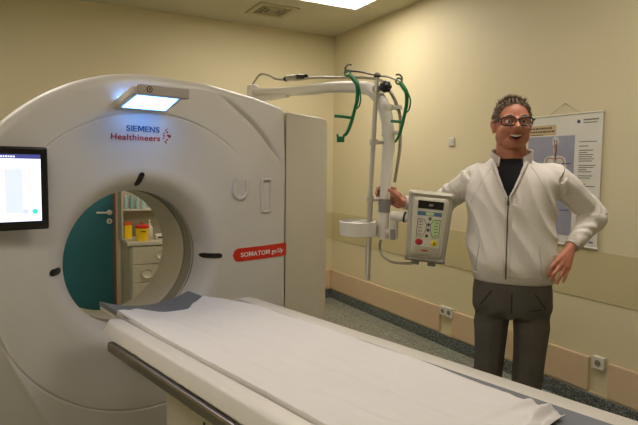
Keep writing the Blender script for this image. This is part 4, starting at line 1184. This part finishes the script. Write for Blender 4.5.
# zip
zs = [1.402 - .0125 * i for i in range(33)]
bm = bmesh.new(); tube(bm, [jf(-.017 + .006 * (1.40 - z), z, .0015) for z in zs if z > 1.036], .0034, n=6, k=1, flat=.6); zp = obj('zip', bm, M_zip, jacket)
for s in (-1, 1):
    bm = bmesh.new(); tube(bm, [jf(-.017 + .006 * (1.40 - z) + s * .010, z, .0005) for z in zs if z > 1.036], .0042, n=6, k=1, flat=.5); obj('zip_placket', bm, M_jacket, jacket)
bm = bmesh.new(); q = jf(-.017, 1.385, .006); box(bm, q.x - .004, q.x + .004, q.y - .003, q.y + .003, q.z - .020, q.z); obj('zip_puller', bm, M_zip, zp, False)
# pocket seams
for s in (-1, 1):
    bm = bmesh.new(); c = -.008
    tube(bm, [jf(c + s * (.118 + .016 * t_), 1.20 - .125 * t_, .0) for t_ in [i / 10 for i in range(11)]], .0035, n=6, k=1); obj('pocket_seam', bm, M_rib, jacket)
# raglan seams from neck to armpit
for s in (-1, 1):
    bm = bmesh.new(); P = []
    for i in range(11):
        t_ = i / 10; x = -.008 + s * (.075 + .085 * t_ ** .8); z = 1.525 - .155 * t_
        P.append(jf(x, z, -.001))
    tube(bm, P, .0022, n=6, k=1); obj('sleeve_seam', bm, M_rib, jacket)
# cuffs and hem band
def cuff(a, b, r0_, r1_):
    bm = bmesh.new(); d = (b - a).normalized(); L = (b - a).length
    tube(bm, [a, a + d * L * .2, a + d * L * .8, b], [r0_ * .97, r0_, r1_, r1_ * .94], n=24, k=3); obj('cuff', bm, M_rib, jacket)
dr_ = (el_r - wr_r).normalized(); cuff(wr_r + dr_ * .050, wr_r - dr_ * .006, .036, .032)
dl_ = (el_l - wr_l).normalized(); cuff(wr_l + dl_ * .050, wr_l + dl_ * .006, .037, .033)
bm = bmesh.new(); loft(bm, [(.016, 0, 1.030, .158, .114), (.016, 0, 1.038, .170, .126), (.014, -.002, 1.068, .174, .131), (.014, -.002, 1.076, .166, .122)], power=2.3); obj('hem_band', bm, M_rib, jacket)
# trousers
bm = bmesh.new()
loft(bm, [(.013, .0, 1.075, .150, .108), (.013, 0, 1.04, .160, .114), (.013, .002, .98, .167, .121), (.014, .004, .925, .166, .118), (.016, .004, .89, .158, .108), (.016, .004, .875, .14, .09)], power=2.4)
limb(bm, [(-.068, .005, .93), (-.069, .0, .84), (-.072, -.002, .72), (-.078, .0, .52), (-.080, .012, .30), (-.082, .02, .085)], [.080, .078, .070, .063, .056, .054], step=.2, sc=(1, 1.1, 1))
limb(bm, [(.100, .005, .93), (.099, .0, .84), (.095, -.002, .72), (.086, .0, .52), (.092, .012, .30), (.094, .02, .085)], [.080, .080, .072, .063, .055, .054], step=.2, sc=(1, 1.1, 1))
me = rebake(bm, .006, 6); me.update(); NRM = [v.normal.copy() for v in me.vertices]
for v in me.vertices:
    p = v.co.copy(); s = -1 if p.x < .016 else 1
    d = .004 * noise.noise(Vector((p.x * 14, p.y * 12, p.z * 5)))
    d += .004 * sin((p.z * 60 + s * p.x * 55) + 3 * noise.noise(p * 6)) * (exp(-((p.z - .885) / .05) ** 2) + .6 * exp(-((p.z - .50) / .07) ** 2))
    v.co = p + NRM[v.index] * d
tt = bmesh.new(); tt.from_mesh(me); tr_tree = BVHTree.FromBMesh(tt); tt.free()
tro = obj('trousers', me, M_trou, man, label='dark grey trousers')
def tf(x, z, off=.001):
    h = tr_tree.ray_cast(Vector((x, -.4, z)), Vector((0, 1, 0))); return Vector((x, (h[0].y if h[0] else -.1) - off, z))
M_seam = mat('denim_seam', '#2f2c2a', .9)
obj('trouser_seam', TB([tf(.012, .995 - .011 * i) for i in range(9)], .0025, n=6, k=1), M_seam, tro)
for s in (-1, 1):
    bm = bmesh.new(); tube(bm, [tf(.016 + s * (.085 + .0055 * i), 1.0 - .008 * i) for i in range(9)], .0025, n=6, k=1); obj('trouser_seam', bm, M_seam, tro)
bm = bmesh.new(); tube(bm, [tf(.085 + .006 * i, .925 + .0007 * i) for i in range(9)], .0018, n=6, k=1)
obj('trouser_seam', bm, mat('denim_seam', '#2f2c2a', .9), tro)
for x, r in ((-.083, -8), (.095, 10)):
    bm = bmesh.new(); m_ = Matrix.Translation((x, -.02, 0)) @ Matrix.Rotation(radians(r), 4, 'Z')
    loft(bm, [(0, -.02, .0, .046, .135), (0, -.02, .02, .048, .138), (0, -.015, .045, .044, .125), (0, .02, .075, .040, .085), (0, .045, .11, .038, .055)], n=32)
    bmesh.ops.transform(bm, matrix=m_, verts=bm.verts); sh = obj('shoe', bm, M_shoe, man)
